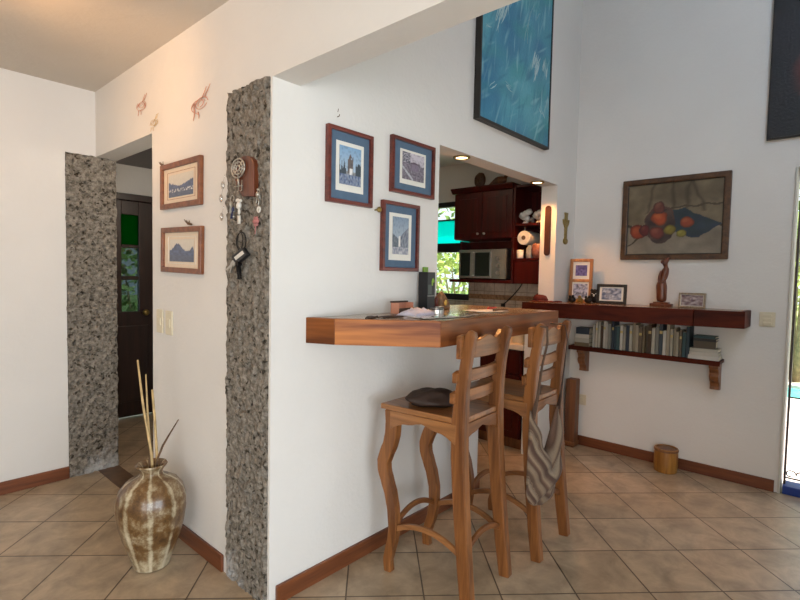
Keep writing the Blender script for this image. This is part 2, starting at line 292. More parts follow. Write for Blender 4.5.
# ------------------------------------------------------------------ mesh building
class MB:
    def __init__(s): s.v = []; s.f = []
    def add(s, vs, fs):
        o = len(s.v); s.v += [Vector(v) for v in vs]; s.f += [tuple(i+o for i in f) for f in fs]; return s
    def box(s, x0, x1, y0, y1, z0, z1):
        return s.add([(x, y, z) for z in (z0, z1) for (x, y) in ((x0, y0), (x1, y0), (x1, y1), (x0, y1))],
                     [(3, 2, 1, 0), (4, 5, 6, 7), (0, 1, 5, 4), (1, 2, 6, 5), (2, 3, 7, 6), (3, 0, 4, 7)])
    def prism(s, poly, a0, a1, axis='z'):
        def P(p, a):
            return {'z': (p[0], p[1], a), 'y': (p[0], a, p[1]), 'x': (a, p[0], p[1])}[axis]
        n = len(poly); vs = [P(p, a0) for p in poly]+[P(p, a1) for p in poly]
        fs = [tuple(range(n))[::-1], tuple(range(n, 2*n))]+[(i, (i+1) % n, (i+1) % n+n, i+n) for i in range(n)]
        return s.add(vs, fs)
    def tube(s, pts, r, n=10, flat=None, cap=True):
        pts = [Vector(p) for p in pts]; rs = r if isinstance(r, (list, tuple)) else [r]*len(pts)
        o = len(s.v); up = None; rings = []
        for i, p in enumerate(pts):
            t = (pts[min(i+1, len(pts)-1)]-pts[max(i-1, 0)]).normalized()
            if up is None:
                up = Vector((0, 0, 1)) if abs(t.z) < .9 else Vector((1, 0, 0))
            a = t.cross(up).normalized(); up = a.cross(t).normalized()
            k = flat if flat else 1
            for j in range(n):
                an = 2*pi*j/n; s.v.append(p+a*math.cos(an)*rs[i]+up*math.sin(an)*rs[i]*k)
        for i in range(len(pts)-1):
            for j in range(n):
                s.f.append((o+i*n+j, o+i*n+(j+1) % n, o+(i+1)*n+(j+1) % n, o+(i+1)*n+j))
        if cap:
            s.f.append(tuple(o+j for j in range(n))[::-1]); e = o+(len(pts)-1)*n; s.f.append(tuple(e+j for j in range(n)))
        return s
    def bar(s, pts, w, h):
        """square-section bar along pts; w along world x-ish side, h other"""
        pts = [Vector(p) for p in pts]; o = len(s.v)
        for i, p in enumerate(pts):
            t = (pts[min(i+1, len(pts)-1)]-pts[max(i-1, 0)]).normalized()
            ref = Vector((1, 0, 0)) if abs(t.x) < .7 else Vector((0, 1, 0))
            a = (ref-t*ref.dot(t)).normalized(); b = t.cross(a)
            ww = w[i] if isinstance(w, list) else w; hh = h[i] if isinstance(h, list) else h
            for (ca, cb) in ((-1, -1), (1, -1), (1, 1), (-1, 1)): s.v.append(p+a*ca*ww/2+b*cb*hh/2)
        for i in range(len(pts)-1):
            for j in range(4): s.f.append((o+i*4+j, o+i*4+(j+1) % 4, o+(i+1)*4+(j+1) % 4, o+(i+1)*4+j))
        s.f.append((o+3, o+2, o+1, o)); e = o+(len(pts)-1)*4; s.f.append((e, e+1, e+2, e+3))
        return s
    def lathe(s, prof, n=32, c=(0, 0, 0), rib=None, axis='z'):
        o = len(s.v)
        for (r, z) in prof:
            for j in range(n):
                an = 2*pi*j/n; rr = r*(rib(an, z) if rib else 1)
                p = (rr*math.cos(an), rr*math.sin(an), z)
                if axis == 'x': p = (z, p[0], p[1])
                if axis == 'y': p = (p[0], z, p[1])
                s.v.append(Vector((c[0]+p[0], c[1]+p[1], c[2]+p[2])))
        for i in range(len(prof)-1):
            for j in range(n): s.f.append((o+i*n+j, o+i*n+(j+1) % n, o+(i+1)*n+(j+1) % n, o+(i+1)*n+j))
        s.f.append(tuple(o+j for j in range(n))[::-1]); e = o+(len(prof)-1)*n; s.f.append(tuple(e+j for j in range(n)))
        return s
    def ball(s, c, r, n=12, sq=(1, 1, 1), nz=0, seed=0):
        o = len(s.v); m = n//2+1; c = Vector(c)
        s.v.append(c+Vector((0, 0, -r*sq[2])))
        for i in range(1, m):
            t = -pi/2+pi*i/m
            for j in range(n):
                a = 2*pi*j/n; d = Vector((math.cos(t)*math.cos(a), math.cos(t)*math.sin(a), math.sin(t)))
                k = 1+nz*noise.noise(d*1.7+Vector((seed, seed*.3, 0)))
                s.v.append(c+Vector((d.x*sq[0], d.y*sq[1], d.z*sq[2]))*r*k)
        s.v.append(c+Vector((0, 0, r*sq[2]))); T = len(s.v)-1
        for j in range(n): s.f.append((o, o+1+(j+1) % n, o+1+j))
        for i in range(m-2):
            for j in range(n): s.f.append((o+1+i*n+j, o+1+i*n+(j+1) % n, o+1+(i+1)*n+(j+1) % n, o+1+(i+1)*n+j))
        for j in range(n): s.f.append((o+1+(m-2)*n+j, o+1+(m-2)*n+(j+1) % n, T))
        return s
    def build(s, name, mat, parent=None, loc=(0, 0, 0), rot=(0, 0, 0), smooth=False, bevel=0, seg=2, subsurf=0, fix=True):
        me = bpy.data.meshes.new(name); me.from_pydata([tuple(v) for v in s.v], [], s.f)
        if fix:
            bm = bmesh.new(); bm.from_mesh(me); bmesh.ops.recalc_face_normals(bm, faces=bm.faces); bm.to_mesh(me); bm.free()
        me.materials.append(M[mat] if isinstance(mat, str) else mat)
        if smooth: me.polygons.foreach_set('use_smooth', [True]*len(me.polygons))
        ob = bpy.data.objects.new(name, me); COL.objects.link(ob); ob.location = loc; ob.rotation_euler = rot
        if parent: ob.parent = parent
        if bevel:
            md = ob.modifiers.new('b', 'BEVEL'); md.width = bevel; md.segments = seg; md.limit_method = 'ANGLE'; md.angle_limit = .6
            md.harden_normals = False
        if subsurf:
            md = ob.modifiers.new('s', 'SUBSURF'); md.levels = subsurf; md.render_levels = subsurf
        return ob
def tag(o, label, cat, group=None, kind=None):
    o['label'] = label; o['category'] = cat
    if group: o['group'] = group
    if kind: o['kind'] = kind
    return o
def thing(name, label, cat, loc=(0, 0, 0), rz=0, group=None, rot=None):
    o = bpy.data.objects.new(name, None); COL.objects.link(o); o.location = loc; o.rotation_euler = rot or (0, 0, rz); o.empty_display_size = .05
    return tag(o, label, cat, group)
def struct(mb, name, mat, **k):
    o = mb.build(name, mat, **k); o['kind'] = 'structure'; return o
def dup(root, loc, label, rz=None):
    r = root.copy(); COL.objects.link(r); r.location = loc; r['label'] = label
    if rz is not None: r.rotation_euler = (0, 0, rz)
    for ch in list(root.children):
        c = ch.copy(); COL.objects.link(c); c.parent = r
        for g in list(ch.children):
            d = g.copy(); COL.objects.link(d); d.parent = c
    return r
def picture(name, w, h, fn, nx, ny, mat, parent, depth=.002, loc=(0, 0, 0)):
    """painted sheet in the local XZ plane, front at -y; (0,0) bottom left seen from the front"""
    mb = MB()
    vs = [(w*(i/nx-.5), -depth, h*(j/ny-.5)) for j in range(ny+1) for i in range(nx+1)]
    fs = [(j*(nx+1)+i, j*(nx+1)+i+1, (j+1)*(nx+1)+i+1, (j+1)*(nx+1)+i) for j in range(ny) for i in range(nx)]
    mb.add(vs, fs)
    o = len(mb.v); mb.v += [Vector(v) for v in ((-w/2, 0, -h/2), (w/2, 0, -h/2), (w/2, 0, h/2), (-w/2, 0, h/2))]; mb.f.append((o+3, o+2, o+1, o))
    ob = mb.build(name, mat, parent, loc=loc, fix=False)
    at = ob.data.color_attributes.new('paint', 'FLOAT_COLOR', 'POINT')
    for k in range(len(ob.data.vertices)):
        if k < o:
            i, j = k % (nx+1), k//(nx+1); c = fn(i/nx, j/ny)
        else: c = (.5, .45, .4)
        at.data[k].color = (c[0], c[1], c[2], 1)
    return ob
def frame_part(parent, w, h, fw, fd, mat, name='frame', bev=.003, y=0):
    """four mitred members as one frame, front towards -y"""
    mb = MB()
    o = [(-w/2, -h/2), (w/2, -h/2), (w/2, h/2), (-w/2, h/2)]; i = [(-w/2+fw, -h/2+fw), (w/2-fw, -h/2+fw), (w/2-fw, h/2-fw), (-w/2+fw, h/2-fw)]
    vs = []
    for yy in (y-fd, y): vs += [(p[0], yy, p[1]) for p in o]+[(p[0], yy, p[1]) for p in i]
    fs = []
    for k in range(4):
        n = (k+1) % 4
        fs += [(k, n, n+4, k+4), (k+8, k+12, n+12, n+8), (k, k+8, n+8, n), (k+4, n+4, n+12, k+12)]
    mb.add(vs, fs); return mb.build(name, mat, parent, bevel=bev)
def slab(w, h, d, cx=0, cz=0, y=0): return MB().box(cx-w/2, cx+w/2, y-d, y, cz-h/2, cz+h/2)
def lerp(a, b, t): t = max(0, min(1, t)); return tuple(a[i]*(1-t)+b[i]*t for i in range(3))
def nz(x, y, s=0.0): return noise.noise(Vector((x, y, s)))

# ------------------------------------------------------------------ the room shell
ZF = -.05
struct(MB().box(-3.2, X2+.14, -3.2, 5.0, -.12, 0), 'floor', 'floor')
# leftmost (far) wall, faces the camera
struct(MB().box(-3.2, .949, YL, YL+.13, 0, ZC).box(.949, 1.245, YL, YL+.13, 2.097, ZC+.1), 'wall_far', 'wall')
# low ceiling of the left room
struct(MB().box(-3.2, X1, -3.2, YL+.13, ZC, ZC+.12), 'ceiling', 'ceil')
# left wall (small pictures), its beam over the wide opening and the gable above
struct(MB().box(X1, X1+TW, 2.02, 2.814, 0, ZC).box(X1, X1+TW, 2.814, YL-.0, 2.096, ZC).box(X1, X1+TW, 1.817, 2.02, ZB+.004, ZC)
       .box(X1, X1+TW, -.3, 1.817, ZB, ZT).box(X1, X1+TW, -3.2, -.3, ZB, 3.45).box(X1, X1+TW, -3.2, -1.5, 3.45, ZT).box(X1, X1+TW, -1.5, -.3, 4.0, ZT).box(X1, X1+TW, -3.06, -.36, 0, ZB).box(X1, X1+TW, 1.817, YL, ZC, ZC+.2), 'wall_left', 'wall')  # unseen rear stretch added to block window light; gable gap cut to admit light
# wall with the serving hatch
wb = MB()
wb.prism([(X1, YB), (2.65, YB), (2.65, YB+TW), (X1+TW, YB+TW), (X1+TW, 1.70), (X1, 1.70)], 0, BZ0)
wb.prism([(X1, YB), (2.185, YB), (2.185, YB+TW), (X1+TW, YB+TW), (X1+TW, 1.70), (X1, 1.70)], BZ0, ZB)
wb.box(2.185, 3.67, YB, YB+TW, ZH, ZB)
wb.box(X1+TW, X2, YB, YB+TW, ZB, ZT)
wb.box(3.67, X2, YB, YB+TW, BZ1, ZB).box(3.47, X2, YB, YB+TW, 0, BZ0)
struct(wb, 'wall_kitchen', 'wall')
# right wall with garden door opening and kitchen window opening
DY0, DY1, DZ1 = -2.4, .27, 2.09
WY0, WY1, WZ0, WZ1 = 2.70, 3.45, 1.13, 2.10
wr = MB()
wr.box(X2, X2+.14, -3.2, DY0, 0, ZT).box(X2, X2+.14, DY0, DY1, DZ1, ZT).box(X2, X2+.14, DY1, WY0, 0, ZT)
wr.box(X2, X2+.14, WY0, WY1, 0, WZ0).box(X2, X2+.14, WY0, WY1, WZ1, ZT).box(X2, X2+.14, WY1, 5.0, 0, ZT)
struct(wr, 'wall_right', 'wall')
# walls behind the camera with wide window openings
ws = MB().box(-3.2, -2.5, -3.2, -3.06, 0, ZT).box(X1+.0, X2, -3.2, -3.06, 0, ZT)
ws.box(-2.5, X1, -3.2, -3.06, 1.9, ZT).box(-2.5, X1, -3.2, -3.06, 0, .2)
struct(ws, 'wall_rear', 'wall')
wv = MB().box(-3.2, -3.06, -3.06, -2.9, 0, ZC).box(-3.2, -3.06, -.5, YL, 0, ZC).box(-3.2, -3.06, -2.9, -.5, 2.15, ZC).box(-3.2, -3.06, -2.9, -.5, 0, .5)
struct(wv, 'wall_side', 'wall')
struct(MB().box(X1, X2+.14, -3.2, YB+TW, ZT, ZT+.1), 'ceiling_dining', 'ceil')
# kitchen and hall behind
struct(MB().box(X1+TW, X2, YB+TW, 2.72, 2.45, 2.5).box(2.2, X2, 2.72, 4.86, 2.45, 2.5), 'ceiling_kitchen', 'wall')
struct(MB().box(X1+TW, 2.2, 2.72, 2.78, 0, 2.45).box(2.15, 2.2, 2.78, 4.86, 0, 2.45).box(2.2, X2, 4.86, 5.0, 0, 2.5), 'wall_partition', 'wall')
struct(MB().box(1.245, 2.15, 2.78, 4.86, 2.30, 2.36), 'ceiling_hall', 'hall_wood')
HX0, HX1 = 1.50, 2.02
struct(MB().box(.949, HX0, 4.86, 5.0, 0, 2.45).box(HX1, 2.2, 4.86, 5.0, 0, 2.45).box(HX0, HX1, 4.86, 5.0, 2.045, 2.45).box(1.115, 1.245, YL+.13, 4.86, 0, 2.45), 'wall_hall', 'wall')

# baseboards
struct(MB().box(-3.06, .949, YL-.014, YL, 0, .078), 'baseboard_far', 'base', bevel=.003)
struct(MB().box(X1-.014, X1, 2.045, 2.814, 0, .078), 'baseboard_left', 'basey', bevel=.003)
struct(MB().box(X1+.03, 2.65, YB-.014, YB, 0, .078).box(2.65, 2.664, YB-.014, YB+TW, 0, .078), 'baseboard_kitchen', 'base', bevel=.003)
struct(MB().box(X2-.014, X2, DY1+.02, YB, 0, .078), 'baseboard_right', 'basey', bevel=.003)
struct(MB().box(X1-.005, 1.245, 2.82, YL-.005, 0, .004), 'trim_1', 'strip')

# rough stone pillars
def stone_face(name, label, u0, u1, z0, z1, face, depth, axis, nu, nzv, seed, cap):
    """closed stone slab; axis 'x': face looks to -x over y in u0..u1, axis 'y': face looks to -y"""
    mb = MB(); vs = []; fs = []
    for j in range(nzv+1):
        for i in range(nu+1):
            a = i/nu; b = j/nzv; u = u0+(u1-u0)*a; z = z0+(z1-z0)*b
            d = .010*noise.noise(Vector((u*22, z*22, seed)))+.007*noise.noise(Vector((u*60, z*60, seed+3)))
            q = noise.noise(Vector((u*45, z*38, seed+9)))
            if q > .32: d -= .016*min(1, (q-.32)*5)
            e = .006*noise.noise(Vector((z*14, seed, 0)))+.004*noise.noise(Vector((z*50, seed, 5)))
            if i == 0 or i == nu:
                d = -.012 if (cap and i == 0) else d*.5-.004
                u += e
            if j == nzv: z += .012*noise.noise(Vector((u*25, seed, 1)))
            f = face-(.008+d)
            vs.append((f, u, z) if axis == 'x' else (u, f, z))
    n = nu+1
    for j in range(nzv):
        for i in range(nu): fs.append((j*n+i, j*n+i+1, (j+1)*n+i+1, (j+1)*n+i))
    border = [i for i in range(n)]+[j*n+nu for j in range(1, nzv+1)]+[nzv*n+i for i in range(nu-1, -1, -1)]+[j*n for j in range(nzv-1, 0, -1)]
    off = len(vs)
    for k in border:
        v = vs[k]; vs.append((face+depth, v[1], v[2]) if axis == 'x' else (v[0], face+depth, v[2]))
    L = len(border)
    for k in range(L): fs.append((border[k], border[(k+1) % L], off+(k+1) % L, off+k))
    fs.append(tuple(off+k for k in range(L)))
    ob = mb.add(vs, fs).build(name, 'stone', smooth=False)
    return tag(ob, label, 'pillar')
stone_face('stone_pillar', 'rough grey stone pillar hung with keys and trinkets, between pictures and bar', 1.702, 2.02, 0, ZB+.005, X1, TW-.005, 'x', 44, 260, 2.0, False)
stone_face('stone_pillar', 'rough brownish grey stone pillar beside the hall doorway', .95, 1.243, 0, 2.095, YL, .125, 'y', 36, 220, 7.0, False)

# ------------------------------------------------------------------ hall door
hd = MB(); dw = HX1-HX0
hd.box(HX0, HX0+.07, 4.84, 4.93, 0, 2.045).box(HX1-.07, HX1, 4.84, 4.93, 0, 2.045).box(HX0+.07, HX1-.07, 4.84, 4.93, 1.985, 2.045)
d = struct(hd, 'door_1', 'hall_wood', bevel=.004)
lf = MB()
a0, a1 = HX0+.07, HX1-.07
lf.box(a0, a1, 4.87, 4.91, .01, .98)
lf.box(a0, 1.672, 4.87, 4.91, .98, 1.985).box(1.818, a1, 4.87, 4.91, .98, 1.985)
lf.box(1.672, 1.818, 4.87, 4.91, 1.86, 1.985).box(1.672, 1.818, 4.87, 4.91, 1.56, 1.59).box(1.672, 1.818, 4.87, 4.91, 1.27, 1.305)
lf.box(a0+.05, a1-.05, 4.855, 4.87, .15, .85)
lf.build('door_leaf', 'hall_wood', d, bevel=.004)
MB().box(1.672, 1.818, 4.885, 4.89, 1.59, 1.86).build('green_pane', 'greeng', d)
MB().box(1.672, 1.818, 4.885, 4.89, 1.305, 1.56).box(1.672, 1.818, 4.885, 4.89, .98, 1.27).build('clear_pane', 'smoked', d)
MB().lathe([(.012, 0), (.012, -.03), (.028, -.04), (.028, -.06), (.01, -.07)], 14, (1.86, 4.87, .97), axis='y').build('door_knob', 'brass', d, smooth=True)

# ------------------------------------------------------------------ kitchen window
w1 = struct(MB().box(X2+.03, X2+.08, WY0, WY0+.035, WZ0, WZ1).box(X2+.03, X2+.08, WY1-.035, WY1, WZ0, WZ1).box(X2+.03, X2+.08, WY0, WY1, WZ0, WZ0+.06)
            .box(X2+.03, X2+.08, WY0, WY1, WZ1-.05, WZ1).box(X2+.03, X2+.08, WY0, WY1, 1.60, 1.69)
            .box(X2+.035, X2+.075, WY0, WY1, 1.915, 1.93), 'window_1', 'black', bevel=.003)
MB().box(X2+.05, X2+.056, WY0+.03, WY1-.03, 1.69, 1.915).build('turquoise_pane', 'teal', w1)
MB().box(X2+.05, X2+.056, WY0+.03, WY1-.03, 1.19, 1.60).box(X2+.05, X2+.056, WY0+.03, WY1-.03, 1.93, WZ1-.05).build('clear_pane', 'clear', w1)
# ------------------------------------------------------------------ garden door opening
d2 = struct(MB().box(X2-.012, X2+.145, DY1-.012, DY1+.002, 0, DZ1).box(X2-.012, X2+.145, DY0, DY1-.022, DZ1-.02, DZ1).box(X2-.012, X2+.145, DY0, DY0+.022, 0, DZ1), 'door_2', 'trimwhite', bevel=.003)
MB().box(X2+.0, X2+.13, DY0+.022, DY1-.022, 0, .055).build('blue_sill', 'bluepaint', d2, bevel=.004)
MB().box(X2+.04, X2+.07, DY1-.034, DY1-.022, .05, DZ1-.02).box(X2+.10, X2+.135, DY0+.022, DY1-.022, DZ1-.08, DZ1-.02).box(X2+.1, X2+.135, -.45, -.41, .075, DZ1-.02).build('dark_frame', 'hall_wood', d2)
g = MB()
g.tube([(X2+.07, DY1-.03, .62), (X2+.07, DY0+.03, .62)], .005, 8).tube([(X2+.07, DY1-.03, .09), (X2+.07, DY0+.03, .09)], .005, 8)
for k in range(9):
    cy = DY1-.085-k*.13
    for sgn in (1, -1):
        pts = []
        for t in range(15):
            a = t/14*1.6*pi; r = .032*(1-t/22)
            pts.append((X2+.07, cy+sgn*(.03+r*math.cos(a+pi)), .115+r*math.sin(a)*1.0))
        g.tube(pts, .0035, 6)
iron_gate = tag(g.build('iron_grille', 'iron', smooth=True), 'low black iron rail with scrolls across the bright garden door', 'grille')

# ------------------------------------------------------------------ the bar
bar = thing('bar_counter', 'thick wooden breakfast bar with angled corner fixed to the white hatch wall', 'bar counter', (2.0, YB, BZ1))
def L(p): return (p[0]-2.0, p[1]-YB)
poly = [(1.292, YB-.002), (1.345, 1.562), (1.622, 1.224), (2.735, 1.224), (2.735, 1.90), (2.20, 1.90), (2.20, YB-.002)]
def inset_edge(p, q, t):
    dx, dy = q[0]-p[0], q[1]-p[1]; l = math.hypot(dx, dy); return (-dy/l*t, dx/l*t)
slabp = [(1.335, YB-.002), (1.378, 1.580), (1.640, 1.254), (2.735, 1.254), (2.735, 1.90), (2.20, 1.90), (2.20, YB-.002)]
MB().prism([L(p) for p in slabp], BZ0-BZ1+.002, 0).build('countertop', 'bar_top', bar, bevel=.002)
for i, mt in ((0, 'bar_edge_shaded'), (1, 'bar_edge'), (2, 'bar_edge_shaded')):
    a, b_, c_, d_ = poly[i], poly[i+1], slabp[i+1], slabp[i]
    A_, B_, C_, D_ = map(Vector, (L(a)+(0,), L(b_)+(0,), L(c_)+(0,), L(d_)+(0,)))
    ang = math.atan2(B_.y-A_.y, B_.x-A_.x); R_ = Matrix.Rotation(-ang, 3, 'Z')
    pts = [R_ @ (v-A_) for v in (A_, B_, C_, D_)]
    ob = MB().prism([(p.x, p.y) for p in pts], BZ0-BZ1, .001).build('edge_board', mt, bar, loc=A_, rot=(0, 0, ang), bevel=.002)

# long plank shelf on the right wall
pk = thing('plank_counter', 'long thick dark wooden plank counter along the right wall under the fruit painting', 'counter', (X2, 1.1, BZ1))
def K(p): return (p[0]-X2, p[1]-1.1)
sl = [(4.014, .49), (3.777, .49), (3.722, .7345), (3.502, 1.85), (4.014, 1.85)]
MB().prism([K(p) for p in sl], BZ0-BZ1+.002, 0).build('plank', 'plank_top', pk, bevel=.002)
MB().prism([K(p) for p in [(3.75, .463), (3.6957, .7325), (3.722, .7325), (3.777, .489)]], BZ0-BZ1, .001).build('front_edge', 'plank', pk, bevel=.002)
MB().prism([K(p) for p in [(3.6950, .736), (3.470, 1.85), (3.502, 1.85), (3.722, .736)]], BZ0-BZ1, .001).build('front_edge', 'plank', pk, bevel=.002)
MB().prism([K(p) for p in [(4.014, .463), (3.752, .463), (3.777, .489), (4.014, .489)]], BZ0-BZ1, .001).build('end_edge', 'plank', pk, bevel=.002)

# small bookshelf with two carved brackets
bs = thing('book_shelf', 'narrow wooden bookshelf on two carved brackets beneath the dark plank', 'shelf', (X2, 1.1, .81))
MB().box(-.155, -.002, -.5, .535, 0, .022).box(-.158, -.15, -.5, .535, -.012, .022).build('shelf_board', 'plank', bs, bevel=.002)
bp = [(-.003, 0), (-.135, 0), (-.135, -.03), (-.115, -.04), (-.10, -.07), (-.112, -.09), (-.095, -.12), (-.07, -.14), (-.062, -.165), (-.07, -.185), (-.003, -.195)]
for yy in (-.46, .45):
    MB().prism(bp, yy-.028, yy+.028, 'y').build('bracket', 'brkt', bs, bevel=.004)

# ------------------------------------------------------------------ books
bookcols = [(218, 212, 196), (120, 104, 84), (200, 196, 184), (70, 82, 92), (150, 150, 140), (210, 206, 190), (58, 70, 84), (188, 178, 156), (84, 66, 48), (40, 64, 76),
            (230, 226, 214), (168, 158, 134), (96, 84, 66), (60, 92, 96), (196, 190, 172), (128, 112, 84)]
names = {0: 'cream', 1: 'brown', 2: 'pale grey', 3: 'slate blue', 4: 'grey', 5: 'ivory', 6: 'dark blue', 7: 'tan', 8: 'dark brown', 9: 'deep teal', 10: 'white', 11: 'khaki', 12: 'olive brown', 13: 'teal', 14: 'beige', 15: 'ochre brown'}
bm_ = {i: plain('book_cover_%d' % i, srgb(*[q*.84 for q in c]), .6, var=.06) for i, c in enumerate(bookcols)}  # cover colours scaled down for the shade under the plank
pages = plain('book_pages', srgb(220, 212, 190), .9, var=.05)
y = 1.455; seq = [2, 0, 5, 8, 10, 2, 4, 6, 9, 13, 10, 14, 6, 5, 11, 7, 1, 15, 12, 8, 5, 4, 3, 10, 7, 14, 11, 7, 1, 13, 9]
prev = 'a stack of flat books'; k = 0
bandm = plain('gilt_band', srgb(190, 170, 110), .5)
while y > .795 and k < 31:
    t = random.uniform(.017, .026); h = random.uniform(.17, .222); dep = random.uniform(.11, .135); ci = seq[k % len(seq)]
    nm = names[ci]
    place = 'leftmost upright book' if k == 0 else 'upright book right of the %s one' % names[seq[(k-1) % len(seq)]].replace('slate blue', 'slate').replace('pale grey', 'grey').replace('olive brown', 'olive').replace('ochre brown', 'ochre').replace('dark brown', 'dark').replace('dark blue', 'navy').replace('deep teal', 'teal')
    zone = 'near the left bracket' if k < 8 else ('left of the shelf middle' if k < 16 else ('right of the shelf middle' if k < 24 else 'near the flat stack'))
    size = 'slim' if t < .0205 else 'thick'
    tall = 'tall' if h > .196 else 'short'
    b = thing('book', '%s %s %s %s, %s' % (size, tall, nm, place, zone), 'book', (X2-.012-.0, y, .832), group='upright books on the shelf')
    MB().box(-dep, 0, -t+.001, -.001, 0, h).build('cover', bm_[ci], b, bevel=.002)
    MB().box(-dep+.004, -.002, -t+.003, -.003, h-.002, h+.0012).build('pages', pages, b)
    if k % 3 == 1: MB().box(-dep-.0006, -dep+.002, -t+.002, -.002, h*.68, h*.78).build('spine_band', bandm, b)
    y -= t+.0006; k += 1
# flat stacks
def flat_stack(spec, loc, grp):
    z = loc[2]
    for (nm, w, dp, th, mat, dx, rz) in spec:
        b = thing('book', nm, 'book', (loc[0]+dx, loc[1], z), rz, grp)
        MB().box(-dp/2, dp/2, -w/2, w/2, 0, .003).box(-dp/2, dp/2, -w/2, w/2, th-.003, th).box(-dp/2, -dp/2+.004, -w/2, w/2, .003, th-.003).build('cover', mat, b)
        MB().box(-dp/2+.004, dp/2-.003, -w/2+.003, w/2-.003, .003, th-.003).build('pages', pages, b)
        z += th+.0005
flat_stack([('white book at the bottom of the right flat stack', .18, .135, .026, bm_[10], 0, 0), ('cream book second from the bottom of the right flat stack', .17, .13, .024, bm_[0], -.002, .03),
            ('ivory book in the middle of the right flat stack', .165, .125, .022, bm_[5], .002, -.02), ('thick khaki book fourth in the right flat stack', .13, .11, .05, bm_[12], .004, .05),
            ('thin black book second from the top of the right flat stack', .135, .11, .018, plain('black_book', srgb(28, 28, 28), .5), 0, .02), ('teal book lying on top of the right flat stack', .13, .10, .016, bm_[13], .003, -.03)],
           (X2-.083, .70, .832), 'books stacked flat at the right shelf end')
flat_stack([('tan book at the bottom of the left flat stack', .115, .12, .03, bm_[15], 0, 0), ('pale grey book in the middle of the left flat stack', .11, .12, .034, bm_[2], 0, .02),
            ('white book second from the top of the left flat stack', .11, .12, .03, bm_[10], -.002, 0), ('dark blue book on top of the left flat stack', .105, .11, .05, bm_[6], 0, .03)],
           (X2-.09, 1.532, .832), 'books stacked flat at the left shelf end')

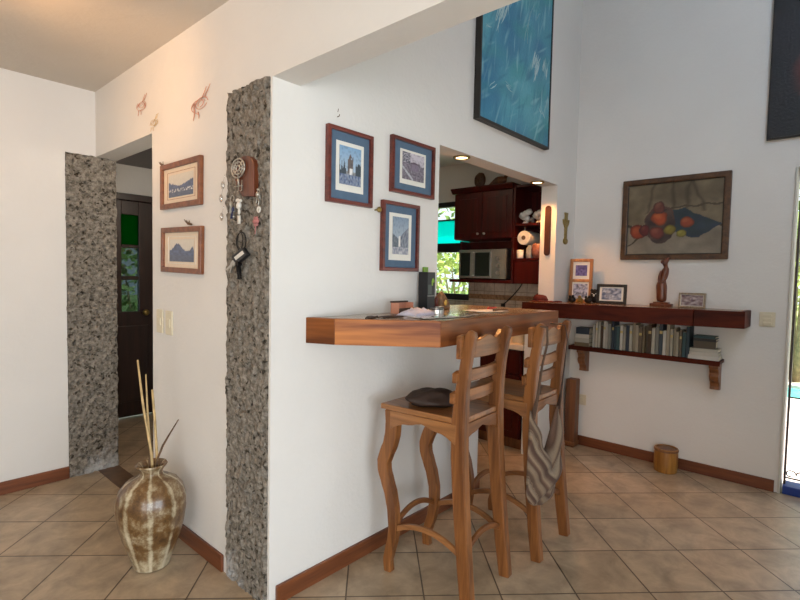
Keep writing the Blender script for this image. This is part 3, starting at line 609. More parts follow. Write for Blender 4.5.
# ------------------------------------------------------------------ bar stools
def stool():
    t = thing('bar_stool', 'carved wooden bar stool with a dark leather pouch lying on its seat', 'stool', (1.81, 1.32, 0))
    ox, oy = 1.81, 1.32
    # seat
    mb = MB()
    prof = [(-.163, -.165), (.163, -.165), (.19, .235), (-.19, .235)]
    n = 12; vs = []; fs = []
    for j in range(n+1):
        for i in range(n+1):
            b = j/n; a = i/n; hw = .168+.020*b; x = (2*a-1)*hw; yy = -.172+.415*b
            dip = .010*(1-(2*a-1)**2)*(1-(2*b-1)**2)
            vs.append((x, yy, .782-dip))
    for j in range(n):
        for i in range(n): fs.append((j*(n+1)+i, j*(n+1)+i+1, (j+1)*(n+1)+i+1, (j+1)*(n+1)+i))
    bd = [i for i in range(n+1)]+[j*(n+1)+n for j in range(1, n+1)]+[n*(n+1)+i for i in range(n-1, -1, -1)]+[j*(n+1) for j in range(n-1, 0, -1)]
    o = len(vs)
    for q in bd: vs.append((vs[q][0], vs[q][1], .757))
    for q in range(len(bd)): fs.append((bd[q], bd[(q+1) % len(bd)], o+(q+1) % len(bd), o+q))
    fs.append(tuple(o+q for q in range(len(bd))))
    mb.add(vs, fs).build('seat', 'oak_y', t, bevel=.005)
    # S-curved front legs, cut in a plane that bulges forward
    prof_y = [(.757, .190), (.70, .186), (.65, .188), (.60, .200), (.55, .222), (.51, .236), (.47, .232), (.42, .212), (.37, .192), (.30, .176), (.22, .172), (.16, .180), (.10, .198), (.05, .210), (.0, .204)]
    for sx in (-1, 1):
        pts = []; ws = []; hs = []
        m = 40
        zs = [p[0] for p in prof_y]
        for q in range(m+1):
            z = .757*(1-q/m)
            for u in range(len(prof_y)-1):
                if prof_y[u+1][0] <= z <= prof_y[u][0]:
                    tt = (prof_y[u][0]-z)/(prof_y[u][0]-prof_y[u+1][0]); tt2 = tt*tt*(3-2*tt)*.4+tt*.6
                    yy = prof_y[u][1]*(1-tt2)+prof_y[u+1][1]*tt2; break
            pts.append((sx*.162-(sx*.012 if z < .3 else 0)*(1-z/.3 if z < .3 else 0), yy, z)); ws.append(.040-.006*(1-z/.757)); hs.append((.056 if z > .45 else .046) if z > .6 or z < .1 else .052)
        hs = [.068*min(1, .58+z[2]*.62) for z in pts]
        MB().bar(pts, ws, hs).build('leg', 'oak_z', t, bevel=.005)
    # straight raked rear legs running up into the back posts
    for sx in (-1, 1):
        pts = [(sx*.165, -.225, 0), (sx*.162, -.205, .15), (sx*.158, -.178, .40), (sx*.154, -.160, .62), (sx*.152, -.156, .76), (sx*.152, -.164, .90), (sx*.152, -.176, .99), (sx*.153, -.190, 1.08), (sx*.154, -.200, 1.125), (sx*.154, -.207, 1.144)]
        ws = [.042, .044, .046, .046, .046, .038, .034, .033, .034, .028]; hs = [.050, .056, .060, .064, .062, .052, .046, .044, .044, .026]
        MB().bar(pts, ws, hs).build('leg', 'oak_z', t, bevel=.006)
    # curved back slats let into the front faces of the posts
    def slat(z0, z1, yb, wave, name):
        n = 16; vs = []; fs = []
        for i in range(n+1):
            a = i/n; x = (2*a-1)*.182; bow = .026*(1-(2*a-1)**2)
            top = z1+(wave*(.5*math.cos(2*pi*(a*2-1))-.25*math.cos(pi*(2*a-1))) if wave else 0)-(.010 if abs(2*a-1) > .93 else 0)
            for (dy, z) in ((-bow, z0), (-bow, top), (.022-bow, top), (.022-bow, z0)): vs.append((x, yb+dy, z))
        for i in range(n):
            for j in range(4): fs.append((i*4+j, i*4+(j+1) % 4, (i+1)*4+(j+1) % 4, (i+1)*4+j))
        fs += [(3, 2, 1, 0), (n*4, n*4+1, n*4+2, n*4+3)]
        MB().add(vs, fs).build(name, 'oak_x', t, bevel=.003)
    slat(1.028, 1.112, -.168, .026, 'top_rail')
    slat(.928, .978, -.152, 0, 'slat'); slat(.842, .894, -.142, 0, 'slat')
    # arched aprons under the seat
    def apron(p, q, axis):
        n = 14; pl = []
        Lg = (Vector(q)-Vector(p)).length
        top = .757; pl = [(0, top), (Lg, top)]
        for i in range(n+1):
            a = 1-i/n; pl.append((a*Lg, .722-.045*abs(2*a-1)**1.6-.004*math.cos(6*pi*a)))
        dx = (Vector(q)-Vector(p)).normalized(); nn = Vector((-dx.y, dx.x, 0))*.011
        vs = [Vector(p)+dx*u-nn+Vector((0, 0, z)) for u, z in pl]+[Vector(p)+dx*u+nn+Vector((0, 0, z)) for u, z in pl]
        m = len(pl); fs = [tuple(range(m))[::-1], tuple(range(m, 2*m))]+[(i, (i+1) % m, (i+1) % m+m, i+m) for i in range(m)]
        MB().add(vs, fs).build('apron', 'oak_x' if axis == 'x' else 'oak_y', t, bevel=.002)
    apron((-.15, -.165, 0), (.15, -.165, 0), 'x'); apron((-.165, .20, 0), (.165, .20, 0), 'x')
    apron((-.166, -.15, 0), (-.172, .19, 0), 'y'); apron((.166, -.15, 0), (.172, .19, 0), 'y')
    # arched stretchers
    def arch(p, q, z, rise, mat):
        p = Vector(p); q = Vector(q); pts = []
        for i in range(13):
            a = i/12; v = p.lerp(q, a); pts.append((v.x, v.y, z+rise*(1-(2*a-1)**2)))
        MB().bar(pts, .016, .024).build('stretcher', mat, t, bevel=.003)
    arch((-.16, -.18, 0), (-.163, .165, 0), .215, .05, 'oak_y'); arch((.16, -.18, 0), (.163, .165, 0), .215, .05, 'oak_y')
    arch((-.145, -.192, 0), (.145, -.192, 0), .225, .045, 'oak_x'); arch((-.148, .176, 0), (.148, .176, 0), .225, .05, 'oak_x')
    t['group'] = 'wooden bar stools at the bar'
    return t
st1 = stool()
st1.rotation_euler = (0, 0, .055); st1.location = (1.81, 1.313, 0)
st2 = dup(st1, (2.358, 1.275, 0), 'carved wooden bar stool with a striped woven bag hanging from its back', .02)

# dark pouch on the first seat
mb = MB(); n = 28; m = 14; vs = []
mb.ball((0, 0, .030), .115, 28, (1.15, .80, .36), .30, 4)
for v in mb.v:
    v.z = max(0.0, v.z+.006*noise.noise(v*30))
pouch = tag(mb.build('leather_pouch', 'leather', loc=(1.79, 1.385, .7735), rot=(0, 0, -.5), smooth=True, subsurf=1), 'dark brown leather pouch lying on the nearer stool seat', 'bag')
seam = MB().tube([(-.09+.18*i/10, .035*math.cos(i), .058+.004*math.sin(i*2)) for i in range(11)], .002, 6).build('strap_seam', 'leather', pouch)

# woven shoulder bag on the second stool
bag = thing('woven_bag', 'striped brown and cream woven shoulder bag hanging by its strap on the farther stool', 'bag', (2.300, 1.052, 0))
nu, nv = 40, 30
mb = MB(); stripe = []
def bag_pt(a, b, side):
    # a across 0..1, b from mouth 0 to bottom 1
    s_ = 2*a-1
    half = (.155+.018*b)*(1 if b < .8 else 1-.16*((b-.8)/.2)**2)
    x = s_*half-.060
    ztop = .535+.20*abs(s_)**1.1-.02*math.cos(3*s_)
    zbot = .275+.05*abs(s_)**3
    z = ztop*(1-b)+zbot*b
    puff = .055*math.sin(pi*min(1, b*.9+.08))*(1-abs(s_)**3)+.006
    fold = .008*math.sin(9*(b+.45*(1-abs(s_)))*1.7+3*s_)
    return (x, (-puff-fold) if side else (puff*.35), z)
for side in (0, 1):
    for j in range(nv+1):
        for i in range(nu+1):
            a, b = i/nu, j/nv
            mb.v.append(Vector(bag_pt(a, b, side)))
            s_ = abs(2*a-1); x_, y_, z_ = bag_pt(a, b, side)
            stripe.append(((z_-.24*s_**1.5)*4.6+.05*math.sin(7*a+3*b)+.07*noise.noise(Vector((a*5, b*5, 2)))) % 1.0)
n1 = (nu+1)*(nv+1)
for side in (0, 1):
    o = side*n1
    for j in range(nv):
        for i in range(nu):
            f = (o+j*(nu+1)+i, o+j*(nu+1)+i+1, o+(j+1)*(nu+1)+i+1, o+(j+1)*(nu+1)+i)
            mb.f.append(f if side else f[::-1])
bd = [i for i in range(nu+1)]+[j*(nu+1)+nu for j in range(1, nv+1)]+[nv*(nu+1)+i for i in range(nu-1, -1, -1)]+[j*(nu+1) for j in range(nv-1, 0, -1)]
for q in range(len(bd)):
    a, b = bd[q], bd[(q+1) % len(bd)]; mb.f.append((a, b, b+n1, a+n1))
body = mb.build('bag_body', 'woven', bag, smooth=True)
at = body.data.attributes.new('stripe', 'FLOAT', 'POINT')
for i, v in enumerate(stripe): at.data[i].value = v
MB().tube([(-.190, .0, .71), (-.168, -.01, .80), (-.148, -.018, .95), (-.125, -.03, 1.06), (-.112, -.02, 1.132), (-.10, .05, 1.135)], [.014, .008, .006, .006, .006, .005], 8, .45).build('strap', 'woven', bag, smooth=True)
MB().tube([(.085, .0, .71), (.082, -.015, .80), (.078, -.03, .95), (.076, -.04, 1.06), (.075, -.025, 1.130), (.07, .05, 1.135)], [.012, .005, .0035, .003, .003, .003], 8).build('strap', 'leather', bag, smooth=True)

# ------------------------------------------------------------------ vase with canes
vs_ = thing('clay_vase', 'big brown and cream streaked clay vase on the floor by the left wall', 'vase', (.922, 2.335, 0)); vs_.scale = (.93, .93, .975)
prof = [(.068, .0), (.080, .004), (.088, .03), (.105, .075), (.128, .14), (.148, .21), (.158, .28), (.157, .325), (.143, .37), (.116, .405), (.082, .425), (.056, .437), (.050, .448), (.054, .462), (.066, .476), (.073, .484), (.070, .490), (.058, .484), (.046, .466), (.040, .44), (.05, .40), (.05, .3)]
pr = []
for i in range(len(prof)-1):
    for q in range(3):
        tt = q/3; pr.append((prof[i][0]*(1-tt)+prof[i+1][0]*tt, prof[i][1]*(1-tt)+prof[i+1][1]*tt))
pr.append(prof[-1])
MB().lathe(pr, 90, rib=lambda a, z: 1+(.034*abs(math.cos(4.5*a+.3)) if z < .42 else 0)-(.01 if z < .42 else 0)).build('vase_body', 'vase', vs_, smooth=True)
def cane(pts, r, mat, nm, label):
    tag(MB().tube(pts, r, 8).build(nm, mat, loc=(.936, 2.328, .022), smooth=True), label, 'stick', 'dry canes in the clay vase')
cane([(-.012, -.012, .31), (-.020, -.01, .5), (-.040, .03, .72), (-.052, .06, .93)], [.006, .006, .0055, .004], 'cane', 'dry_cane', 'longest pale dry cane leaning left in the clay vase')
cane([(-.003, .018, .31), (-.012, .02, .5), (-.018, .04, .70), (-.020, .05, .86)], [.005, .005, .0045, .003], 'cane', 'dry_cane', 'thin pale cane standing between the other two canes of the vase')
cane([(.012, .006, .31), (.010, .008, .5), (.006, .02, .66), (.0, .03, .79)], [.006, .0065, .006, .005], 'cane', 'dry_cane', 'shortest thick pale cane standing upright in the clay vase')
cane([(.0, -.02, .29), (.004, -.01, .47), (.03, -.01, .53), (.046, -.03, .575), (.085, -.05, .65)], [.0045, .005, .005, .004, .0025], 'twig', 'dry_twig', 'crooked brown twig leaning right out of the clay vase')
cane([(-.02, .0, .31), (-.024, .0, .49), (-.022, -.002, .54)], [.006, .006, .004], 'twig', 'dry_twig', 'short brown stub of twig in the mouth of the vase')

# ------------------------------------------------------------------ wooden bin
bn = thing('wooden_bin', 'small round wooden bin on the floor against the right wall', 'bin', (3.90, .905, 0))
MB().lathe([(.070, 0), (.074, .004), (.078, .05), (.078, .12), (.075, .160), (.076, .168), (.068, .168), (.066, .155), (.066, .02), (.03, .018)], 40).build('bin_body', 'basket', bn, smooth=False, bevel=.0)
MB().lathe([(.0785, .150), (.0800, .152), (.0800, .160), (.0765, .162)], 40).build('rim_band', 'brkt', bn, smooth=True)

# wooden post in the corner
pz = thing('wooden_post', 'short squared wooden post standing in the corner under the dark plank', 'post', (3.935, 1.618, 0), .0)
MB().box(-.046, .046, -.042, .042, 0, .552).build('post_shaft', 'post', pz, bevel=.008)
MB().box(-.052, .052, -.048, .048, .015, .045).build('post_collar', 'brkt', pz, bevel=.004)
mb = MB().ball((0, 0, .045), .045, 14, (.8, .7, 1), .4, 3)
tag(mb.build('black_bundle', 'black', loc=(3.80, 1.645, .0), smooth=True, subsurf=1), 'small black bundle on the floor left of the wooden post', 'bundle')  # small black rounded lump on the floor
# outlet and switches
def plate(loc, rz, w, h, label, n, horiz=False):
    t = thing('light_switch', label, 'switch', loc, rz)
    slab(w, h, .008).build('plate', 'switch', t, bevel=.003)
    for i in range(n):
        c = (i-(n-1)/2)*h/(n+.6)
        slab(w*.55, h/(n+1.2)*.75, .013, 0, c).build('rocker', 'switch', t, bevel=.002)
    return t
plate((X1, 2.712, 1.092), -pi/2, .075, .125, 'cream light switch nearer the doorway on the left wall', 1)
plate((X1, 2.600, 1.090), -pi/2, .075, .125, 'cream light switch right of its twin on the left wall', 1)
plate((X2, .375, 1.122), -pi/2, .085, .095, 'cream three-gang switch on the right wall past the plank end', 3)
so = thing('wall_socket', 'cream wall socket low on the right wall beside the wooden post', 'socket', (X2, 1.565, .375), -pi/2)
slab(.06, .085, .008).build('plate', 'switch', so, bevel=.003); slab(.03, .035, .011).build('outlet', 'switch', so, bevel=.002)

# ------------------------------------------------------------------ framed pictures
def print_church(u, v):
    c = lerp(srgb(128, 166, 200), srgb(190, 204, 214), 1-v) if v > .35 else lerp(srgb(150, 150, 150), srgb(96, 104, 116), (.35-v)*3)
    if .38 < u < .62 and .3 < v < .72+.05*math.cos(u*40): c = srgb(104, 94, 92)
    if .44 < u < .56 and v > .7 and v < .82-abs(u-.5)*1.5: c = srgb(98, 86, 84)
    if .47 < u < .60 and .28 < v < .45: c = srgb(226, 226, 224)
    if (u < .3 or u > .74) and v < .62-abs(nz(u*9, 1))*.5: c = srgb(62, 74, 82)
    if v < .28: c = lerp(srgb(70, 90, 130), srgb(150, 160, 176), .5+nz(u*14, v*14, 3))
    return lerp(c, srgb(40, 46, 56), max(0, nz(u*12, v*12, 5))*.6)
def print_garden(u, v):
    c = lerp(srgb(168, 160, 172), srgb(206, 198, 206), v)
    if v < .62+.14*nz(u*6, 2): c = lerp(srgb(96, 88, 100), srgb(146, 138, 148), .5+nz(u*16, v*16, 6))
    if .38 < u < .72 and .35 < v < .62: c = srgb(128, 116, 132)
    if .36 < u < .74 and .6 < v < .70-abs(u-.55)*.3: c = srgb(96, 80, 92)
    if abs((v-.05)-(.45-u)*.9) < .05 and u < .5: c = srgb(190, 190, 196)
    if v > .6 and u < .35: c = lerp(c, srgb(70, 74, 84), .6+nz(u*20, v*20))
    return lerp(c, srgb(52, 52, 62), max(0, nz(u*14, v*14, 1))*.7)
def print_street(u, v):
    c = lerp(srgb(176, 186, 194), srgb(120, 140, 160), v)
    if u > .45 and v < .35+.5*(u-.2): c = lerp(srgb(70, 80, 100), srgb(140, 144, 152), .5+nz(u*14, v*10, 9))
    if u < .4 and v < .55-.35*u: c = lerp(srgb(64, 76, 88), srgb(110, 118, 126), .5+nz(u*16, v*16, 4))
    if .38 < u < .5 and .2 < v < .5: c = srgb(216, 214, 208)
    if v < .2: c = lerp(srgb(120, 124, 140), srgb(186, 186, 190), .5+nz(u*12, v*12))
    return lerp(c, srgb(60, 66, 80), max(0, nz(u*11, v*11, 8))*.6)
def mount(u, v, k, peaks):
    c = lerp(srgb(196, 190, 178), srgb(214, 206, 190), v)
    if k == 0:
        line = .95-1.2*abs(u-.5)*0+0; line = .46+.44*abs(u-.46)**1.0*1.0+.05*nz(u*14, 1)
    else:
        line = .48+.34*math.exp(-((u-.34)/.2)**2)+.05*nz(u*16, 3)+(.2*math.exp(-((u-.93)/.06)**2))
    if v < line: c = lerp(srgb(84, 100, 134), srgb(64, 76, 104), .5+nz(u*10, v*10, 2))
    if v < .3: c = lerp(srgb(84, 96, 120), srgb(70, 80, 104), .5+nz(u*8, v*20, 5))
    if v < .34 and v > .22 and nz(u*22, v*22, 7) > .12 and k == 0: c = srgb(220, 218, 214)
    return c
def blue_print(x0, x1, z0, z1, fn, label, im):
    x0 -= .010; x1 -= .024
    w, h = x1-x0, z1-z0
    t = thing('framed_print', label, 'picture', ((x0+x1)/2, YB, (z0+z1)/2), group='blue-matted prints beside the hatch')
    frame_part(t, w, h, .018, .024, 'frame_red')
    slab(w-.03, h-.03, .010).build('mat_board', 'blue_mat', t)
    iw, ih, pw, ph, dz = im
    slab(iw, ih, .0015, 0, dz, -.010).build('paper_border', 'white_mat', t)
    picture('print_image', pw, ph, fn, 44, 60, 'art', t, .0015, (0, -.0116, dz+.006))
    return t
blue_print(1.395, 1.680, 1.671, 2.000, print_church, 'tall blue-matted print of a ruined tower, leftmost of the three by the hatch', (.165, .215, .13, .168, .0))
blue_print(1.795, 2.145, 1.768, 2.043, print_garden, 'wide blue-matted print of a garden house, highest beside the kitchen hatch', (.20, .17, .17, .135, .0))
blue_print(1.738, 2.027, 1.381, 1.722, print_street, 'tall blue-matted print of a street, lowest of the three by the hatch', (.165, .232, .12, .185, .0))
def small_print(yc, zc, k, label, tilt):
    t = thing('framed_print', label, 'picture', (X1, yc, zc), group='small brown-framed landscapes on the left wall', rot=(0, tilt, -pi/2))
    t.rotation_mode = 'XYZ'; t.rotation_euler = (0, 0, -pi/2)
    M_ = Matrix.Rotation(-pi/2, 4, 'Z') @ Matrix.Rotation(tilt, 4, 'Y')
    t.rotation_euler = M_.to_euler()
    w, h = .435, .226
    frame_part(t, w, h, .026, .020, 'frame_oak')
    slab(w-.04, h-.04, .008).build('mat_board', 'cream_mat', t)
    frame_part(t, .30, .135, .002, .0095, 'white_mat' if k else 'frame_light', 'ruled_line', 0)
    picture('print_image', .265, .110, lambda u, v: mount(u, v, k, 0), 60, 30, 'art', t, .001, (0, -.0085, -.002))
    return t
small_print(2.455, 1.785, 0, 'brown-framed landscape with two hills, upper of two on the left wall', .01)
small_print(2.448, 1.463, 1, 'brown-framed landscape with one mountain, lower of two on the left wall', .022)

# fruit painting
def fruit_fn(u, v):
    u, v = u+.018*nz(u*9, v*9, 21)+.02*nz(u*3, v*3, 23), v+.022*nz(u*9, v*9, 27)+.02*nz(u*3, v*3, 29)
    c = lerp(srgb(112, 98, 74), srgb(146, 130, 102), .5+.8*nz(u*3, v*3, 1)+.3*nz(u*12, v*12, 2))
    if v < .42: c = lerp(srgb(128, 116, 98), srgb(168, 156, 136), .5+.7*nz(u*4, v*6, 3))
    if v < .42 and abs(v-.42+.06*math.sin(u*7)) < .02: c = srgb(70, 60, 46)
    # drapery folds
    for (a, b, w) in ((.46, .12, .035), (.60, .2, .04), (.80, -.2, .03), (.2, .25, .03)):
        x = a+b*(v-.55)+.02*math.sin(v*12)
        if v > .58 and abs(u-x) < w: c = lerp(c, srgb(66, 54, 36), .7*(1-abs(u-x)/w))
    if abs(v-(.62+.05*u)) < .012 and u > .4: c = srgb(84, 70, 50)
    if abs(v-(.12+.9*u)) < .014 and u < .16: c = srgb(76, 66, 50)
    # blue cloth to the right
    top = .60-.16*(u-.5)*2; bot = .28+.26*(u-.55)**2*4 if u > .6 else .34
    top = .62-.36*max(0, u-.62)*1.6
    bot = .22+max(0, u-.78)*.9 if u > .7 else .22+(.7-u)*.5
    if u > .42 and bot < v < top: c = lerp(srgb(40, 62, 66), srgb(44, 60, 84), .5+nz(u*8, v*8, 6))
    # dark bowl
    du, dv = (u-.37)/.16, (v-.42)/.27
    if du*du+dv*dv < 1: c = lerp(srgb(58, 44, 44), srgb(92, 70, 62), .5+nz(u*10, v*10, 9)*1.2)
    if .8 < du*du+dv*dv < 1 and v > .5: c = srgb(96, 66, 56)
    for (cx, cy, r, col) in ((.13, .33, .085, (168, 62, 30)), (.20, .35, .06, (112, 36, 36)), (.37, .52, .082, (192, 82, 36)), (.35, .66, .06, (120, 60, 50)), (.34, .31, .08, (136, 58, 48)),
                             (.48, .34, .066, (150, 132, 44)), (.60, .28, .05, (158, 146, 54)), (.65, .44, .068, (166, 74, 40))):
        d2_ = ((u-cx)/r)**2+((v-cy)/(r*1.2))**2
        if d2_ < 1:
            hl = ((u-cx+.02)/r)**2+((v-cy-.03)/(r*1.2))**2
            c = lerp(srgb(*col), srgb(min(255, col[0]+50), min(255, col[1]+60), min(255, col[2]+40)), max(0, .6-hl*1.6)*.6); c = lerp(c, srgb(50, 26, 24), max(0, d2_-.35)*1.1+.25*max(0, nz(u*14, v*14, 4)))
    return tuple(q*.66*(1+.25*nz(u*9, v*9, 5)) for q in c)
fp = thing('fruit_painting', 'oil painting of a fruit bowl in a wide brown frame on the right wall', 'painting', (X2, .957, 1.812), -pi/2)
frame_part(fp, .70, .598, .040, .030, 'frame_fruit', bev=.006)
frame_part(fp, .632, .53, .010, .022, 'frame_black', 'inner_slip', .001)
picture('canvas', .625, .522, fruit_fn, 120, 100, 'oil', fp, .014)
# dark painting, upper right
def dark_fn(u, v):
    c = lerp(srgb(16, 20, 24), srgb(34, 34, 40), .5+nz(u*4, v*5, 1))
    d_ = ((u-.32)/.22)**2+((v-.30)/.16)**2
    if d_ < 1.2: c = lerp(srgb(120, 40, 20), c, min(1, d_*.8+.3*nz(u*9, v*9)))
    return c
dp = thing('dark_painting', 'large nearly black painting with a dull red patch, high on the right wall', 'painting', (X2, -.13, 2.92), -pi/2)
slab(1.12, 1.285, .028).build('stretcher', 'frame_black', dp, bevel=.002)
picture('canvas', 1.10, 1.265, dark_fn, 60, 60, 'oil', dp, .002, (0, -.0285, 0))
# blue abstract painting
def blue_fn(u, v):
    a = nz(u*2.5, v*3, 2); b = nz(u*7+3, v*9, 4); c_ = nz(u*3-4*v, v*8, 6)
    c = lerp(srgb(44, 118, 158), srgb(96, 172, 186), .5+a*.9)
    c = lerp(c, srgb(60, 150, 150), max(0, c_)*1.1); c = lerp(c, srgb(40, 104, 150), max(0, b)*.7)
    c = lerp(c, srgb(34, 100, 140), max(0, .25-v)*.8)
    for (an, sc, sd, th) in ((1.15, 1, 1, .34), (.5, 1.2, 5, .42), (1.5, 1.3, 9, .40)):
        p = u*math.cos(an)*.74+v*math.sin(an); q = -u*math.sin(an)*.74+v*math.cos(an)
        k_ = nz(p*5*sc, q*34*sc, sd)+.35*nz(u*4, v*4, sd+20)
        if k_ > th: c = lerp(c, srgb(150, 200, 206), min(1, (k_-th)*3)*.55)
        elif k_ < -th: c = lerp(c, srgb(28, 110, 140), min(1, (-k_-th)*3)*.5)
    return c
bp_ = thing('abstract_painting', 'large turquoise blue abstract painting with white brush strokes, high over the hatch', 'painting', (2.962, YB, 2.945))
frame_part(bp_, .925, 1.31, .016, .040, plain('charcoal_frame', srgb(40, 36, 32), .5), bev=.002)
slab(.90, 1.285, .032).build('stretcher', 'frame_black', bp_)
picture('canvas', .895, 1.28, blue_fn, 180, 230, 'oil', bp_, .002, (0, -.0325, 0))
def strokes(parent, specs, mat, seed):
    rnd = random.Random(seed); mb = MB()
    for (cx, cz, ln, wd, ang, cnt) in specs:
        for q in range(cnt):
            ox_, oz_ = rnd.uniform(-wd, wd)*.5, rnd.uniform(-ln, ln)*.28
            l = ln*rnd.uniform(.4, 1); w = wd*rnd.uniform(.05, .15); an = ang+rnd.uniform(-.12, .12)
            pts = []
            dx, dz = math.cos(an), math.sin(an)
            bx, bz = cx-dz*ox_+dx*oz_, cz+dx*ox_+dz*oz_
            n = 7; cv = rnd.uniform(-.12, .12)
            o = len(mb.v)
            for i in range(n+1):
                t_ = i/n*2-1; ww = w*(1-t_*t_)**.5*.5+.0004
                px = bx+dx*l*.5*t_-dz*cv*l*(t_*t_); pz_ = bz+dz*l*.5*t_+dx*cv*l*(t_*t_)
                mb.v += [Vector((px-dz*ww, -.0353, pz_+dx*ww)), Vector((px, -.0365, pz_)), Vector((px+dz*ww, -.0353, pz_-dx*ww))]
            for i in range(n):
                for j in range(2): mb.f.append((o+i*3+j, o+i*3+j+1, o+(i+1)*3+j+1, o+(i+1)*3+j))
    ob = mb.build('brush_strokes', mat, parent); ob['kind'] = 'stuff'; return ob
strokes(bp_, [(-.17, .14, .26, .09, 1.15, 16), (-.26, .03, .2, .05, 1.2, 6), (-.30, .42, .22, .06, 1.5, 5), (.1, .42, .2, .08, .9, 4), (.22, -.14, .15, .09, 1.2, 12), (.36, -.12, .12, .08, 1.3, 8),
              (-.31, -.42, .07, .04, .6, 5), (-.13, -.38, .09, .03, -.2, 4), (.0, .35, .12, .03, 1.0, 3), (-.2, .45, .18, .03, 1.7, 3), (.33, -.43, .12, .05, -.6, 3), (.1, .1, .3, .02, 1.3, 3), (.41, -.36, .16, .03, 1.2, 3), (-.36, -.10, .08, .02, .1, 2), (.24, .2, .08, .02, 1.0, 2)],
        plain('white_oil_paint', srgb(176, 204, 206), .6), 3)

# ------------------------------------------------------------------ wall ornaments on the left wall
def ornament(loc, sc, label, seed, mat='coral'):
    rnd = random.Random(seed); mb = MB()
    for q in range(7):
        a0_ = rnd.uniform(0, 2*pi); r0 = rnd.uniform(.018, .04)*sc; cx, cz = rnd.uniform(-.012, .012)*sc, rnd.uniform(-.012, .012)*sc
        mb.tube([(cx+r0*math.cos(a0_+i*.35), -.004-.001*q, cz+r0*1.15*math.sin(a0_+i*.35)) for i in range(9)], .0016*min(1, sc), 5)
    for (x0, z0, x1, z1) in ((-.03, -.03, -.036, -.075), (-.012, -.035, -.008, -.075), (.005, .03, .028, .085), (.02, .035, .045, .09), (-.03, .02, -.045, .0)):
        mb.tube([(x0*sc, -.004, z0*sc), ((x0+x1)/2*sc+.004, -.006, (z0+z1)/2*sc), (x1*sc, -.004, z1*sc)], [.002*min(1, sc), .002*min(1, sc), .001], 5)
    ob = mb.build('wall_ornament', mat, loc=loc, rot=(0, 0, -pi/2), smooth=True); ob.scale = (2.0, 1, .82)
    return tag(ob, label, 'ornament', 'thin coral-coloured ornaments on the left wall')
ornament((X1, 2.262, 2.13), 1.0, 'largest coral-pink wire crab ornament, left of the stone pillar top', 1)
ornament((X1, 2.94, 2.265), .75, 'faint coral wire ornament above the doorway corner', 2)
ornament((X1, 2.78, 2.14), .6, 'faintest cream wire ornament right of the doorway head', 5, 'cane')
# dry sprigs on the small frames
for (yy, zz, lab) in ((2.66, 1.897, 'tiny dry sprig perched on the upper small frame'), (2.37, 1.582, 'tiny dry sprig perched on the lower small frame')):
    mb = MB().tube([(.03, -.01, .001), (0, -.012, .006), (-.03, -.01, .018), (-.05, -.008, .03)], [.005, .006, .003, .001], 6).tube([(.0, -.012, .006), (-.012, -.016, .024)], [.003, .001], 5).tube([(.01, -.012, .006), (.03, -.02, .02)], [.003, .001], 5)
    tag(mb.build('dry_sprig', 'twig', loc=(X1, yy, zz), rot=(0, 0, -pi/2), smooth=True), lab, 'sprig')
# brass knob under the first print and a nail over it
tag(MB().lathe([(.004, .004), (.004, -.02), (.012, -.024), (.014, -.032), (.008, -.038)], 12, axis='y').build('brass_hook', 'brass', loc=(1.693, YB, 1.668), smooth=True), 'small brass knob at the lower right of the ruined tower print', 'hook')
tag(MB().tube([(0, 0, 0), (0, -.012, .001), (0, -.014, .008)], .0018, 6).tube([(0, -.002, .02), (.004, -.002, .035)], .0012, 5).build('wall_nail', 'twig', loc=(1.452, YB, 2.045)), 'bare nail above the ruined tower print', 'nail')

# ------------------------------------------------------------------ pillar trinkets
PX = X1-.015
kr = thing('key_rack', 'dark wooden key rack with an openwork silver disc on the stone pillar', 'key rack', (PX, 1.858, 1.738), -pi/2); kr.scale = (1.35, 1, .92)
pl = [(.052*math.cos(a)-.018*0, .050*math.sin(a)+.052) for a in [pi*i/14 for i in range(15)]]+[(-.052, -.0), (-.03, -.045), (-.01, -.075), (.052, -.082)]
MB().prism([(p[0]+.012, p[1]) for p in pl], -.014, .012, 'y').build('backboard', 'statue', kr, bevel=.003)
dk = MB()
for rr in (.036, .024, .010): dk.tube([(-.012+rr*math.cos(2*pi*i/24), -.022, .050+rr*1.15*math.sin(2*pi*i/24)) for i in range(25)], .0035, 6)
for i in range(8):
    a = pi*i/4; dk.tube([(-.012+.010*math.cos(a), -.022, .050+.0115*math.sin(a)), (-.012+.036*math.cos(a), -.022, .050+.041*math.sin(a))], .0025, 5)
dk.tube([(-.012, -.022, .012), (-.008, -.022, -.03)], .004, 6).tube([(-.030, -.022, -.028), (.014, -.022, -.03)], .003, 6)
for q in (-.026, -.008, .010): dk.tube([(q, -.022, -.005), (q, -.022, -.05), (q+.003, -.03, -.055)], .0025, 5)
dk.build('silver_openwork', 'silver', kr, smooth=True)
wf = MB().ball((0, -.02, .0), .014, 10, (1, .7, 1.1), .3, 1).ball((-.010, -.02, .022), .010, 8, (1.4, .6, .8)).ball((.012, -.02, .018), .009, 8, (1.3, .6, .8)).ball((.002, -.02, -.025), .010, 8, (.8, .5, 1.4)).box(-.008, .010, -.022, -.017, -.075, -.04)
tag(wf.build('charm', 'white', loc=(PX, 1.870, 1.633), rot=(0, 0, -pi/2), smooth=True), 'white angel-shaped charm with a tag hanging under the silver disc', 'charm')
